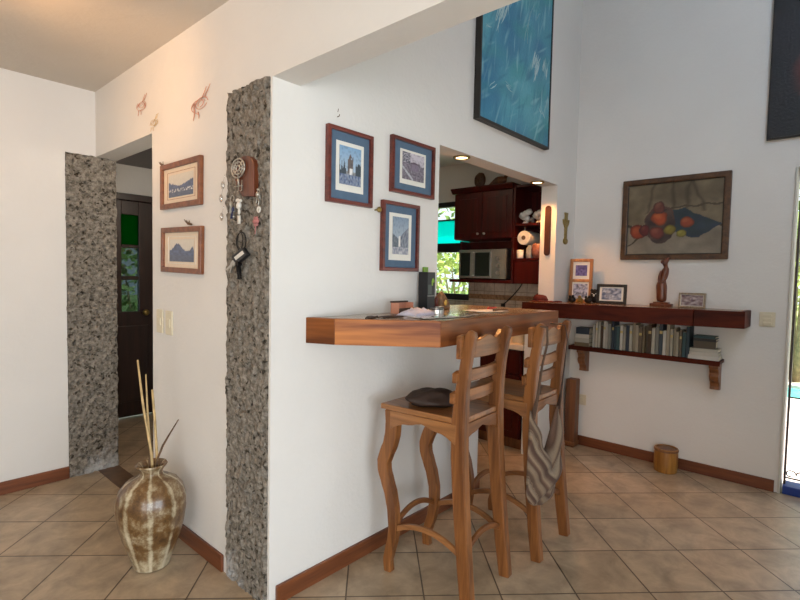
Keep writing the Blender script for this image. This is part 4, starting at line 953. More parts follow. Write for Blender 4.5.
def keys(loc, label, seed, n, mat, spread=.03, ln=.05):
    rnd = random.Random(seed); t = thing('key_ring', label, 'keys', loc, -pi/2, 'keys and charms on the stone pillar')
    MB().tube([(.014*math.cos(2*pi*i/16), -.008, .014*math.sin(2*pi*i/16)) for i in range(17)], .0015, 6).build('ring', 'steel', t, smooth=True)
    for q in range(n):
        a = -pi/2+rnd.uniform(-.55, .55); x, z = .012*math.cos(a), -.012; ex, ez = math.cos(a)*ln, math.sin(a)*ln
        mb = MB().lathe([(.010, -.0012), (.010, .0012)], 12, (x+ex*.2, -.010-.003*q, z+ez*.2), axis='y').bar([(x+ex*.3, -.010-.003*q, z+ez*.3), (x+ex, -.010-.003*q, z+ez)], .0022, .006).box(x+ex*.8, x+ex*.8+.006, -.0112-.003*q, -.0088-.003*q, z+ez*.8-.002, z+ez*.8+.002)
        mb.build('key', mat if q % 2 else 'steel', t)
    return t
keys((PX+.004, 1.918, 1.643), 'bunch of dark blue and steel keys left of the white charm', 4, 4, plain('blue_key', srgb(40, 50, 90), .4))
keys((PX, 1.943, 1.668), 'small steel keys at the left edge of the stone pillar', 9, 2, 'silver')
bk = thing('key_ring', 'big bunch of black keys with a black and white tag, lowest on the pillar', 'keys', (PX, 1.868, 1.513), -pi/2, 'keys and charms on the stone pillar')
MB().tube([(.022*math.cos(2*pi*i/20), -.010, .004+.038*math.sin(2*pi*i/20)-.03) for i in range(21)], .0022, 6).tube([(.012*math.cos(2*pi*i/20), -.014, .004+.034*math.sin(2*pi*i/20)-.028) for i in range(21)], .0016, 6).build('ring', 'iron', bk, smooth=True)
bk.scale = (1.7, 1, 1)
tg = MB().box(-.036, .030, -.03, -.012, -.020, .020).build('tag', 'black', bk, loc=(.012, 0, -.085), rot=(0, -.62, 0), bevel=.004)
slab(.045, .014, .002, 0, 0, -.030).build('tag_label', 'white', tg)
rnd = random.Random(5)
for q in range(7):
    a = -pi/2-.25+rnd.uniform(-.6, .6); ex, ez = math.cos(a), math.sin(a); l = rnd.uniform(.05, .085)
    MB().lathe([(.011, -.002), (.011, .002)], 10, (ex*.02-.004, -.012-.004*q, -.10+ez*.02), axis='y').bar([(ex*.025-.004, -.012-.004*q, -.10+ez*.025), (ex*l-.004, -.012-.004*q, -.10+ez*l)], .004, .009).build('key', 'iron' if q % 3 else 'steel', bk)
tag(MB().ball((0, -.012, .0), .010, 8, (1, .6, 1.2)).ball((.004, -.012, .018), .007, 8, (1.3, .6, .8)).tube([(-.006, -.01, -.01), (-.012, -.012, -.045)], [.003, .001], 5).tube([(.004, -.01, -.01), (.008, -.012, -.05)], [.003, .001], 5)
    .tube([(.012, -.01, .022), (.016, -.01, -.04)], [.002, .001], 5).build('charm', 'silver', loc=(PX, 1.745, 1.668), rot=(0, 0, -pi/2), smooth=True), 'small silver bird-shaped opener at the right of the pillar', 'charm', 'keys and charms on the stone pillar')
tag(MB().tube([(.009*math.cos(2*pi*i/16), -.010, .009*math.sin(2*pi*i/16)) for i in range(17)], .004, 8).build('charm', 'white', loc=(PX, 1.738, 1.608), rot=(0, 0, -pi/2), smooth=True), 'small white ring at the right edge of the pillar', 'charm', 'keys and charms on the stone pillar')
mb = MB()
for i in range(6): mb.ball((.014*math.cos(i*1.05), -.010, .014*math.sin(i*1.05)), .008, 8, (1, .6, 1))
mb.ball((0, -.012, 0), .008, 8).tube([(0, -.01, -.01), (-.006, -.01, -.05)], .002, 5)
tag(mb.build('charm', 'pink', loc=(PX, 1.758, 1.563), rot=(0, 0, -pi/2), smooth=True), 'faded pink flower charm right of the black keys', 'charm', 'keys and charms on the stone pillar')
M['crystal'] = glass('crystal_glass', (.86, .84, .82), .35)
for (yy, zz, lab) in ((2.035, 1.735, 'upper glass drop hanging at the left edge of the pillar'), (2.05, 1.68, 'middle glass drop hanging at the left edge of the pillar'), (2.045, 1.60, 'lower glass drop hanging at the left edge of the pillar')):
    tag(MB().ball((0, -.012, 0), .015, 10, (.8, .5, 1.2)).tube([(0, -.010, .016), (.02, -.012, .045)], .001, 5).build('glass_drop', 'crystal', loc=(X1-.004, yy, zz), rot=(0, 0, -pi/2), smooth=True), lab, 'ornament', 'glass drops at the pillar edge')

# ------------------------------------------------------------------ plaque and cross by the corner
wp = MB(); pp = []
for i in range(13): a = pi*i/12; pp.append((.024*math.cos(a), .170+.024*math.sin(a)))
for i in range(13): a = pi+pi*i/12; pp.append((.024*math.cos(a), -.170+.024*math.sin(a)))
pq = tag(wp.prism(pp, -.014, 0, 'y').build('wooden_plaque', 'dark_plaque', loc=(3.67, 1.752, 1.73), rot=(0, 0, -pi/2), bevel=.003), 'long dark wooden plaque with rounded ends on the side of the hatch opening', 'plaque')
MB().prism([(p[0]*.55, p[1]*.9) for p in pp], -.017, -.0141, 'y').build('carved_panel', 'dark_plaque', pq, bevel=.001)
cr = MB().prism([(-.010, -.075), (.010, -.075), (.012, .0), (.032, .03), (.036, .055), (.026, .058), (.022, .038), (.012, .03), (.014, .085), (.018, .105), (-.018, .105), (-.014, .085), (-.012, .03), (-.022, .038), (-.026, .058), (-.036, .055), (-.032, .03), (-.012, .0)], -.012, .003, 'y')
cr.lathe([(.024, 0), (.024, -.010), (.018, -.014)], 18, (0, 0, -.095), axis='y').ball((0, -.012, .05), .012, 10, (1, .5, 1.4))
cro = cr.build('brass_cross', 'brass', loc=(3.835, YB, 1.765), bevel=.002); cro.scale = (1.55, 1, 1.12)
tag(cro, 'small brass cross on the narrow white wall by the corner', 'cross')

# ------------------------------------------------------------------ things on the plank
def photo_fn(seed, a, b, d):
    def f(u, v):
        c = lerp(a, b, .5+nz(u*5, v*5, seed)*1.2); return lerp(c, d, max(0, nz(u*9, v*9, seed+2))*1.3)
    return f
def photo_frame(loc, rz, w, h, fw, mat, label, cells, seeds, cat='photo frame', tilt=-.10):
    t = thing('photo_frame', label, cat, loc)
    M_ = Matrix.Rotation(rz, 4, 'Z') @ Matrix.Rotation(tilt, 4, 'X'); t.rotation_euler = M_.to_euler()
    n = len(cells); ph = (h-fw)/n
    mb = MB().box(-w/2, w/2, -.004, .006, 0, h); mb.build('back_panel', mat, t)
    fr = MB().box(-w/2, -w/2+fw, -.014, -.004, 0, h).box(w/2-fw, w/2, -.014, -.004, 0, h).box(-w/2+fw, w/2-fw, -.014, -.004, h-fw, h)
    for i in range(n): fr.box(-w/2+fw, w/2-fw, -.014, -.004, i*ph, i*ph+fw)
    fr.build('frame', mat, t, bevel=.002)
    for i in range(n):
        cz = i*ph+fw+(ph-fw)/2; iw, ih = w-2*fw, ph-fw
        slab(iw, ih, .002, 0, cz, -.004).build('card_mat', 'white_mat', t)
        k = cells[i]
        picture('photo', iw*k[0], ih*k[1], photo_fn(seeds[i], *k[2:]), 16, 16, 'art', t, .001, (0, -.0065, cz))
    MB().box(-.02, .02, .006, .010, h*.1, h*.6).build('back_stay', 'frame_black', t)
    return t
photo_frame((3.90, 1.572, BZ1), -pi/2+.15, .175, .345, .024, 'frame_light', 'tall pale wooden frame with two stacked photos at the left of the plank', [(.86, .80, srgb(170, 176, 204), srgb(60, 66, 90), srgb(220, 220, 226)), (.70, .62, srgb(54, 52, 110), srgb(120, 112, 170), srgb(70, 60, 100))], (1, 4), tilt=-.06)
photo_frame((3.89, 1.328, BZ1), -pi/2+.12, .215, .150, .022, 'frame_black', 'dark landscape photo frame beside the little mask on the plank', [(.82, .84, srgb(80, 94, 124), srgb(196, 204, 218), srgb(60, 60, 66))], (8,), tilt=-.1)
photo_frame((3.93, .795, BZ1), -pi/2+.0, .165, .104, .012, 'frame_grey', 'small pewter-framed photo of people near the right end of the plank', [(.94, .92, srgb(190, 178, 176), srgb(96, 66, 70), srgb(70, 60, 86))], (12,), tilt=-.12)
# statue
sts = thing('wooden_statue', 'slender dark wooden figure standing on a block beneath the fruit painting', 'statue', (3.915, .985, BZ1), -pi/2)
MB().box(-.070, .070, -.035, .035, 0, .022).box(-.05, .05, -.028, .028, .022, .032).build('plinth', 'statue', sts, bevel=.004)
sp_ = [((0, 0, .030), .034, .8), ((0, 0, .06), .036, .8), ((-.002, 0, .11), .036, .8), ((-.004, 0, .15), .040, .85), ((-.002, 0, .175), .034, .8), ((.002, 0, .20), .024, .8), ((.006, 0, .225), .026, .85), ((.008, 0, .25), .031, .75), ((.010, 0, .268), .028, .7), ((.012, 0, .282), .013, .9), ((.006, -.004, .30), .021, 1), ((.008, -.006, .322), .025, 1), ((.014, 0, .342), .019, 1), ((.018, 0, .353), .008, 1)]
o_ = MB(); n = 18
sp_ = [((c[0]*1.9 if c[2] > .17 else c[0], c[1], c[2]), r*(.84 if c[2] > .17 else .95), k) for (c, r, k) in sp_]
for (c, r, k) in sp_:
    for j in range(n): a = 2*pi*j/n; o_.v.append(Vector((c[0]+r*math.cos(a)*(1), c[1]+r*k*math.sin(a), c[2])))
for i in range(len(sp_)-1):
    for j in range(n): o_.f.append((i*n+j, i*n+(j+1) % n, (i+1)*n+(j+1) % n, (i+1)*n+j))
o_.f.append(tuple(range(n))); o_.f.append(tuple((len(sp_)-1)*n+j for j in range(n)))
o_.tube([(-.008, -.004, .262), (-.018, -.010, .215), (-.022, -.018, .175), (-.008, -.026, .165)], [.009, .009, .007, .007], 8)
o_.tube([(.036, 0, .262), (.032, -.008, .22), (.024, -.022, .185), (.004, -.028, .17)], [.009, .009, .007, .007], 8)
o_.ball((.0, -.010, .318), .014, 10, (1.1, .9, 1))
o_.build('figure', 'statue', sts, smooth=True, subsurf=1)
# maroon hat at the left end
ht = thing('maroon_cap', 'maroon cloth cap lying at the left end of the dark plank', 'cap', (3.74, 1.79, BZ1))
MB().lathe([(.088, 0), (.095, .018), (.088, .045), (.06, .064), (.02, .070)], 28, rib=lambda a, z: 1+.06*math.sin(3*a)+.04*math.sin(7*a+z*40)).build('crown', 'redhat', ht, smooth=True)
MB().lathe([(.118, 0), (.122, .003), (.118, .007), (.085, .012)], 28, c=(-.02, -.02, 0)).build('brim', 'redhat', ht, smooth=True)
# gold and black figurines
gf = MB().ball((0, 0, .022), .022, 12, (1, 1.0, 1)).ball((0, -.012, .046), .014, 10).ball((.018, -.008, .02), .013, 8, (.8, .8, 1.4)).ball((-.018, -.008, .02), .013, 8, (.8, .8, 1.4)).tube([(0, -.024, .046), (0, -.034, .03), (0, -.034, .012)], [.006, .005, .004], 8)
tag(gf.build('figurine', plain('dull_gold', srgb(140, 110, 50), .4, .5, var=.3, scale=60), loc=(3.80, 1.53, BZ1), rot=(0, 0, -pi/2), smooth=True), 'gold elephant-like figurine in front of the two-photo frame', 'figurine')
for (yy, lab) in ((1.595, 'black round figurine left of the gold one'), (1.468, 'black round figurine right of the gold one')):
    tag(MB().ball((0, 0, .024), .025, 12, (1.2, .9, .95)).ball((.012, -.012, .05), .012, 8).ball((-.014, -.010, .048), .011, 8).build('figurine', 'iron', loc=(3.80, yy, BZ1), rot=(0, 0, -pi/2), smooth=True), lab, 'figurine')
mk = thing('carved_mask', 'small black carved mask with a pale nose, left of the dark photo frame', 'mask', (3.885, 1.452, BZ1), -pi/2)
MB().ball((0, 0, .056), .036, 16, (1, .45, 1.5)).ball((-.022, -.004, .10), .012, 8).ball((.022, -.004, .10), .012, 8).build('face', 'iron', mk, smooth=True)
MB().ball((0, -.018, .062), .007, 8, (1, .8, 1.6)).ball((-.014, -.015, .075), .004, 8).ball((.014, -.015, .075), .004, 8).build('pale_nose_and_eyes', 'white', mk, smooth=True)

# ------------------------------------------------------------------ things on the bar
bx_ = thing('gift_box', 'tall black box with a lime logo standing on the bar at the hatch edge', 'box', (2.035, 1.635, BZ1), .0)
MB().box(-.032, .032, -.030, .030, 0, .205).build('box_body', 'black', bx_, bevel=.002)
slab(.060, .004, .001, 0, .082, -.0301).build('band', plain('grey_band', srgb(150, 150, 146), .5), bx_)
lg = MB()
for i in range(5): a = .6+i*.75; lg.ball((.014+.007*math.cos(a), -.0302, .150+.015*math.sin(a)), .006, 8, (1, .06, 1.6))
lg.build('lime_logo', 'lime', bx_, smooth=True)
slab(.030, .05, .001, -.012, .115, -.0301).build('print_panel', plain('slate_panel', srgb(74, 84, 80), .5), bx_)
tag(MB().box(-.018, .018, -.006, .006, 0, .232).build('green_carton', 'green', loc=(2.075, YB-.007, BZ1), bevel=.001), 'slim green carton poking up behind the tall black box', 'carton')
# ceramic pine/pyramid ornament right of the box
cp = thing('ceramic_ornament', 'brown and gold peaked ceramic ornament on the bar right of the black box', 'ornament', (2.22, 1.68, BZ1))
MB().lathe([(.045, 0), (.05, .01), (.046, .03), (.036, .055), (.022, .08), (.006, .10)], 20, rib=lambda a, z: 1+.08*math.sin(4*a)).build('body', plain('bronze_ceramic', srgb(120, 92, 64), .35, .2, var=.5, scale=60), cp, smooth=True)
MB().ball((-.012, -.042, .04), .012, 10, (1, .5, 1.4)).build('gold_patch', plain('gold_glaze', srgb(214, 180, 90), .3, .3), cp, smooth=True)
MB().lathe([(.012, 0), (.012, .055), (.006, .075)], 10, (-.055, -.01, 0)).build('dark_side', 'frame_red', cp, smooth=True)
# small open box, lilac bag, steel dishes
ob_ = thing('small_box', 'small open reddish box at the back of the bar against the wall', 'box', (1.79, 1.61, BZ1), .1)
MB().box(-.06, .06, -.003, .003, .01, .055).box(-.06, -.054, -.045, .003, .01, .055).box(.054, .06, -.045, .003, .01, .055).box(-.06, .06, -.045, .003, .003, .010).build('box_shell', plain('salmon_card', srgb(190, 130, 104), .6), ob_)
MB().box(-.062, .062, -.012, .006, .055, .062).box(-.058, .058, -.05, -.044, 0, .030).build('dark_rim', 'leather', ob_)
mb = MB()
nx_, ny_ = 20, 14
for j in range(ny_+1):
    for i in range(nx_+1):
        u, v = i/nx_*2-1, j/ny_*2-1; e = max(0, 1-u*u)*max(0, 1-v*v)
        mb.v.append(Vector((u*.10*(1+.1*nz(v*3, 1)), v*.055*(1+.2*nz(u*3, 2)), .030*e**.5*(.75+.8*abs(nz(u*3, v*3, 3)))+.003)))
for j in range(ny_):
    for i in range(nx_): mb.f.append((j*(nx_+1)+i, j*(nx_+1)+i+1, (j+1)*(nx_+1)+i+1, (j+1)*(nx_+1)+i))
lb = mb.build('plastic_bag', 'cloth_w', loc=(1.80, 1.50, BZ1), rot=(0, 0, .15), smooth=True)
lb.modifiers.new('so', 'SOLIDIFY').thickness = .002
tag(lb, 'crumpled pale lilac plastic bag lying on the bar before the small open box', 'plastic bag')
for (x, y_, r, h, lab) in ((1.915, 1.475, .030, .030, 'larger steel tin beside the crumpled bag on the bar'), (1.972, 1.50, .022, .034, 'smaller steel tin left of the tall black box')):
    tn = thing('steel_tin', lab, 'tin', (x, y_, BZ1), group='steel tins on the bar')
    MB().lathe([(r, 0), (r*1.02, .003), (r*.98, h*.8), (r, h), (r*.9, h), (r*.88, .006), (r*.4, .005)], 24).build('tin_body', 'steel', tn, smooth=False)
    MB().lathe([(r*1.04, h*.78), (r*1.04, h*.95)], 24).build('dark_lid_band', 'black', tn)
for (x, y_, rz, lab) in ((1.50, 1.50, .5, 'leftmost dark pair of glasses lying on the bar'), (1.585, 1.47, -.2, 'dark keys and clip lying on the bar left of the bag')):
    mb = MB()
    for q in range(3): mb.tube([(-.03+.02*q+.014*math.cos(2*pi*i/14), .012*math.sin(2*pi*i/14), .005) for i in range(15)], .003, 6)
    mb.tube([(-.06, .01, .004), (.0, .02, .006), (.05, .015, .004)], .0035, 6).tube([(-.05, -.012, .004), (.06, -.008, .004)], .004, 6)
    tag(mb.build('eyeglasses' if rz > 0 else 'key_clip', 'leather', loc=(x, y_, BZ1), rot=(0, 0, rz), smooth=True), lab, 'glasses' if rz > 0 else 'keys')
clear_p = plain('glossy_clear_sleeve', srgb(196, 192, 186), .12, var=.15, scale=20, coat=.6)
for (x, y_, rz, w_, h_, lab) in ((1.75, 1.37, -.2, .21, .13, 'glossy plastic sleeve of papers lying at the front corner of the bar'), (1.95, 1.36, .25, .20, .12, 'white paper lying on the bar before the black box'), (2.30, 1.44, -.1, .21, .15, 'pale sheet lying on the bar right of the ceramic ornament')):
    mb = MB()
    for j in range(9):
        for i in range(13): mb.v.append(Vector(((i/12-.5)*w_, (j/8-.5)*h_, .003+.006*max(0, nz(i*.5, j*.6, x*9)))))
    for j in range(8):
        for i in range(12): mb.f.append((j*13+i, j*13+i+1, (j+1)*13+i+1, (j+1)*13+i))
    o = mb.build('paper_sleeve' if x < 1.9 else 'paper_sheet', clear_p if x < 1.99 else 'white_mat', loc=(x, y_, BZ1), rot=(0, 0, rz), smooth=True)
    o.modifiers.new('so', 'SOLIDIFY').thickness = .0015
    tag(o, lab, 'papers')
for (x, y_, rz, mt, lab) in ((2.42, 1.47, .15, 'red', 'red pen lying on the pale sheet toward the right of the bar'), (2.32, 1.36, -.1, 'twig', 'dark pen lying left of the red one on the bar')):
    pn = thing('pen', lab, 'pen', (x, y_, BZ1+.014), rz)
    MB().tube([(-.06, 0, 0), (.05, 0, 0), (.062, 0, 0)], [.0045, .0045, .001], 8).build('barrel', mt, pn, smooth=True)
    MB().tube([(-.062, 0, 0), (-.025, 0, 0)], .0055, 8).box(-.06, -.03, -.001, .001, .005, .007).build('pen_cap', mt, pn)

# ------------------------------------------------------------------ kitchen
KX = 3.70
uc = thing('upper_cabinet', 'dark cherry wall cabinet with two doors above the microwave', 'cabinet', (X2-.002, 2.40, 1.69))
D_ = X2-.002-KX
MB().box(-D_+.02, 0, -.315, .272, 0, .41).build('carcass', 'cherry', uc, bevel=.002)
MB().prism([(-D_-.0, .41), (-D_-.03, .445), (-D_-.03, .455), (0, .455), (0, .41)], -.32, .300, 'y').build('crown_moulding', 'cherry', uc, bevel=.002)
for (a, b_) in ((-.313, -.025), (-.021, .270)):
    dr = MB().box(-D_, -D_+.019, a, b_, .004, .405).build('door', 'cherry', uc, bevel=.003)
    MB().box(-D_-.006, -D_+.001, a+.05, b_-.05, .055, .355).build('raised_panel', 'cherry', dr, bevel=.005)
    yk = b_-.03 if a < -.1 else a+.03
    MB().lathe([(.004, 0), (.004, -.012), (.011, -.016), (.009, -.024)], 14, (-D_, yk, .045), axis='x').build('knob', 'steel', dr, smooth=True)
ms = thing('microwave_shelf', 'dark cherry open shelf box holding the microwave under the wall cabinet', 'shelf', (X2-.002, 2.40, 1.31))
MB().box(-D_, 0, -.335, .31, 0, .028).build('shelf_board', 'cherry', ms, bevel=.002)
MB().box(-D_, 0, -.335, -.316, .028, .378).build('side_panel', 'cherry', ms); MB().box(-.16, 0, .290, .31, .028, .378).build('side_panel', 'cherry', ms)
MB().box(-.012, 0, -.316, .29, .028, .378).build('back_panel', 'cherry', ms)
mw = thing('microwave_oven', 'silver and black microwave oven on the dark cherry shelf', 'microwave', (3.72, 2.375, 1.339))
MB().box(0, .25, -.235, .235, .008, .262).build('casing', 'steel', mw, bevel=.006)
MB().box(-.018, -.001, -.10, .235, .010, .26).build('door', 'steel', mw, bevel=.003)
MB().box(-.020, -.0181, -.085, .065, .03, .235).box(-.020, -.0181, .115, .215, .03, .235).build('door_window', 'oven_black', mw)
MB().box(-.042, -.034, .075, .085, .03, .24).box(-.036, -.018, .075, .085, .03, .04).box(-.036, -.018, .075, .085, .23, .24).build('door_handle', 'steel', mw, bevel=.002)
MB().box(-.016, -.001, -.235, -.104, .010, .26).build('control_panel', plain('panel_grey', srgb(120, 122, 112), .4), mw)
for z_ in (.06, .12, .18): MB().lathe([(.018, 0), (.016, -.016)], 18, (-.017, -.17, z_), axis='x').build('dial', 'steel', mw)
for (a, b_) in ((.02, -.21), (.02, .21), (.22, -.21), (.22, .21)): MB().box(a-.012, a+.012, b_-.012, b_+.012, 0, .008).build('foot', 'black', mw)
os_ = thing('open_shelf_unit', 'dark cherry open corner shelf of crockery right of the wall cabinet', 'shelf', (X2-.002, 1.945, 1.40))
MB().box(-.012, 0, -.125, .115, .10, .29).box(-.012, 0, -.125, .139, .295, .72).box(-D_+.01, -.012, .120, .139, .295, .72).build('back_panel', 'cherry', os_)
for z_ in (.10, .385, .70): MB().box(-D_+.01, -.012, -.125, .115, z_, z_+.02).build('shelf_board', 'cherry', os_, bevel=.002)
tag(MB().box(-.30, 0, -.13, .10, 0, .186).build('hanging_drawer', 'cherry', loc=(X2-.002, 1.96, 1.312), bevel=.003), 'small cherry drawer box beside the microwave under the crockery shelf', 'drawer')
pt = thing('paper_towel_roll', 'white paper towel roll lying on the corner shelf', 'paper roll', (3.735, 1.995, 1.690))
MB().lathe([(.02, 0), (.055, 0), (.058, .004), (.058, .20), (.02, .20)], 30, axis='x').build('roll', 'paper', pt, smooth=False)
MB().lathe([(.018, -.003), (.018, .002)], 20, axis='x').build('core', 'twig', pt)
MB().tube([(.02, 0, -.0), (.02, .0, .095)], .004, 6).build('hanger', 'steel', pt)
def small(name, label, cat, mb, mat, loc, grp=None, rot=(0, 0, 0)): return tag(mb.build(name, mat, loc=loc, rot=rot, smooth=True), label, cat, grp)
small('white_cup', 'plain white cup on the lowest board of the corner shelf', 'cup', MB().lathe([(.024, 0), (.027, .004), (.029, .07), (.026, .07), (.022, .01), (.01, .008)], 20), 'white', (3.76, 2.035, 1.521))
small('glazed_pot', 'shiny pinkish-red glazed pot on the lowest corner shelf board', 'pot', MB().lathe([(.03, 0), (.045, .03), (.05, .07), (.04, .11), (.03, .12), (.025, .12)], 20), plain('rose_glaze', srgb(150, 96, 80), .12, var=.4, scale=30), (3.76, 1.88, 1.521))
small('glass_jar', 'clear grey jar between the cup and the glazed pot', 'jar', MB().lathe([(.03, 0), (.034, .01), (.034, .08), (.02, .1), (.02, .11)], 20), plain('grey_jar', srgb(150, 150, 146), .15), (3.78, 1.955, 1.521))
rnd = random.Random(11)
for i, (yy, zz, r, lab) in enumerate(((2.010, 1.805, .054, 'white porcelain piece at the left of the upper corner shelf'), (1.95, 1.79, .026, 'grey porcelain piece in the middle of the upper corner shelf'), (1.888, 1.80, .052, 'white porcelain piece at the right of the upper corner shelf'))):
    mb = MB().lathe([(r*.5, -r), (r*.55, -r*.9), (r*.3, -r*.6)], 18)
    for q in range(7): a = q*.9; mb.ball((r*.5*math.cos(a), r*.5*math.sin(a), r*(-.1+.17*q)), r*.5, 10, (1, 1, .9), .3, q)
    tag(mb.build('porcelain_flower', 'white' if i != 1 else plain('grey_porcelain', srgb(130, 124, 118), .3), loc=(3.79, yy, 1.806+r), smooth=True), lab, 'porcelain', 'porcelain on the upper corner shelf')
# things on top of the cabinet
mk2 = thing('clay_mask', 'brown round clay face mask standing on top of the wall cabinet', 'mask', (3.78, 2.46, 2.1455), -pi/2)
MB().ball((0, 0, .068), .06, 18, (.95, .5, 1.15), .1).ball((-.028, -.026, .085), .012, 8).ball((.028, -.026, .085), .012, 8).ball((0, -.032, .062), .012, 8, (.8, 1, 1.6)).ball((0, -.028, .034), .016, 8, (1.4, .5, .6)).build('face', plain('brown_clay', srgb(86, 58, 36), .6, var=.35, scale=40), mk2, smooth=True)
bd_ = MB().ball((0, 0, .05), .045, 14, (1.5, .7, .8)).tube([(.04, 0, .06), (.075, 0, .10), (.10, 0, .105)], [.018, .014, .004], 8).tube([(-.05, 0, .05), (-.10, 0, .02), (-.13, 0, .005)], [.02, .012, .004], 8).box(-.03, .03, -.02, .02, 0, .014)
tag(bd_.build('carved_bird', 'brkt', loc=(3.80, 2.27, 2.1455), rot=(0, 0, -pi/2), smooth=True), 'dark carved wooden bird on the wall cabinet right of the clay mask', 'figurine')
# backsplash tiles with a darker border
struct(MB().box(X2-.008, X2, YB+TW, WY0, .86, 1.33).box(X2-.008, X2, WY0, 3.9, .86, WZ0).box(X2-.008, X2, YB+TW, 2.08, 1.33, 1.44), 'trim_2', tiles('kitchen_wall_tiles', .11, 0, .02, 0, srgb(202, 194, 178), srgb(190, 182, 166), srgb(150, 140, 124), .03, .25, True))
struct(MB().box(X2-.010, X2-.008, YB+TW, WY0, 1.155, 1.20), 'trim_3', plain('border_tile', srgb(150, 118, 88), .3, var=.4, scale=40))
bc = thing('base_cabinet', 'dark cherry kitchen base cabinet with a tiled worktop behind the bar', 'cabinet', (X2-.012, 2.9, 0))
MB().box(-.50, 0, -1.05, 1.0, .09, .80).build('carcass', 'cherry', bc)
MB().box(-.46, 0, -1.05, 1.0, 0, .09).build('plinth', 'brkt', bc)
MB().box(-.54, 0, -1.075, 1.0, .80, .84).build('worktop', 'cream_mat', bc, bevel=.004)
for q in range(5):
    a = -1.04+q*.405
    dr = MB().box(-.518, -.50, a, a+.40, .10, .60).build('door', 'cherry', bc, bevel=.003)
    MB().box(-.524, -.517, a+.05, a+.35, .15, .55).build('raised_panel', 'cherry', dr, bevel=.004)
    dw_ = MB().box(-.518, -.50, a, a+.40, .61, .79).build('drawer', 'cherry', bc, bevel=.003)
    MB().lathe([(.004, 0), (.004, -.012), (.012, -.016), (.009, -.024)], 12, (-.518, a+.2, .70), axis='x').build('knob', 'steel', dw_, smooth=True)
pot = thing('cooking_pot', 'shiny metal cooking pot on the kitchen worktop seen below the bar', 'pot', (3.60, 1.93, .841))
MB().lathe([(.05, 0), (.058, .008), (.06, .07), (.062, .072), (.056, .072), (.05, .01)], 28).build('pot_body', 'switch', pot, smooth=False)
MB().lathe([(.062, .072), (.055, .085), (.02, .094), (.012, .11), (.004, .114)], 28).build('lid', 'steel', pot, smooth=True)
dr_ = thing('sunlit_spot_stack', 'stack of white plates added for the sunlit spot beneath the kitchen window', 'discs', (3.80, 2.93, .841))  # invented white pile standing in for a sunlit spot at the window
MB().box(-.12, .12, -.16, .16, .0, .012).box(-.12, -.11, -.16, .16, .012, .20).box(.11, .12, -.16, .16, .012, .20).box(-.12, .12, -.16, .16, .20, .208).build('rack', 'white', dr_, bevel=.002)
MB().lathe([(.05, .209), (.11, .222), (.112, .224), (.11, .250), (.05, .245)], 28).build('discs', 'white', dr_, smooth=False)
# power lead from the microwave to the backsplash socket
tag(MB().tube([(X2-.012, 2.13, 1.32), (X2-.016, 2.16, 1.27), (X2-.02, 2.22, 1.20), (X2-.022, 2.29, 1.135), (X2-.018, 2.32, 1.115)], .005, 8).box(X2-.03, X2-.01, 2.30, 2.335, 1.095, 1.125).build('power_lead', 'black', smooth=False), 'black power lead slanting down the kitchen tiles to its plug', 'cable')
# recessed downlights in the hatch head
for (x, lab) in ((2.49, 'recessed round downlight nearer the prints in the hatch head'), (3.47, 'recessed round downlight nearer the corner in the hatch head')):
    t = thing('downlight', lab, 'lamp', (x, 1.755, ZH), group='downlights in the hatch head')
    mb = MB(); n = 28
    for (r, z) in ((.052, 0), (.052, -.006), (.038, -.008), (.038, -.001)):
        for j in range(n): a = 2*pi*j/n; mb.v.append(Vector((r*math.cos(a), r*math.sin(a), z)))
    for i in range(4):
        for j in range(n): i2 = (i+1) % 4; mb.f.append((i*n+j, i*n+(j+1) % n, i2*n+(j+1) % n, i2*n+j))
    mb.build('bezel', 'brass', t, smooth=True)
    MB().lathe([(.036, -.0035), (.036, -.0015)], 28).build('bulb_face', emit('downlight_bulb', (1, .72, .42), 7), t)
    ld = bpy.data.lights.new('downlight_beam', 'SPOT'); ld.energy = 30; ld.color = (1, .42, .12); ld.spot_size = 2.2; ld.spot_blend = .7; ld.shadow_soft_size = .035
    lo = bpy.data.objects.new('downlight_beam', ld); COL.objects.link(lo); lo.location = (0, 0, -.012); lo.parent = t

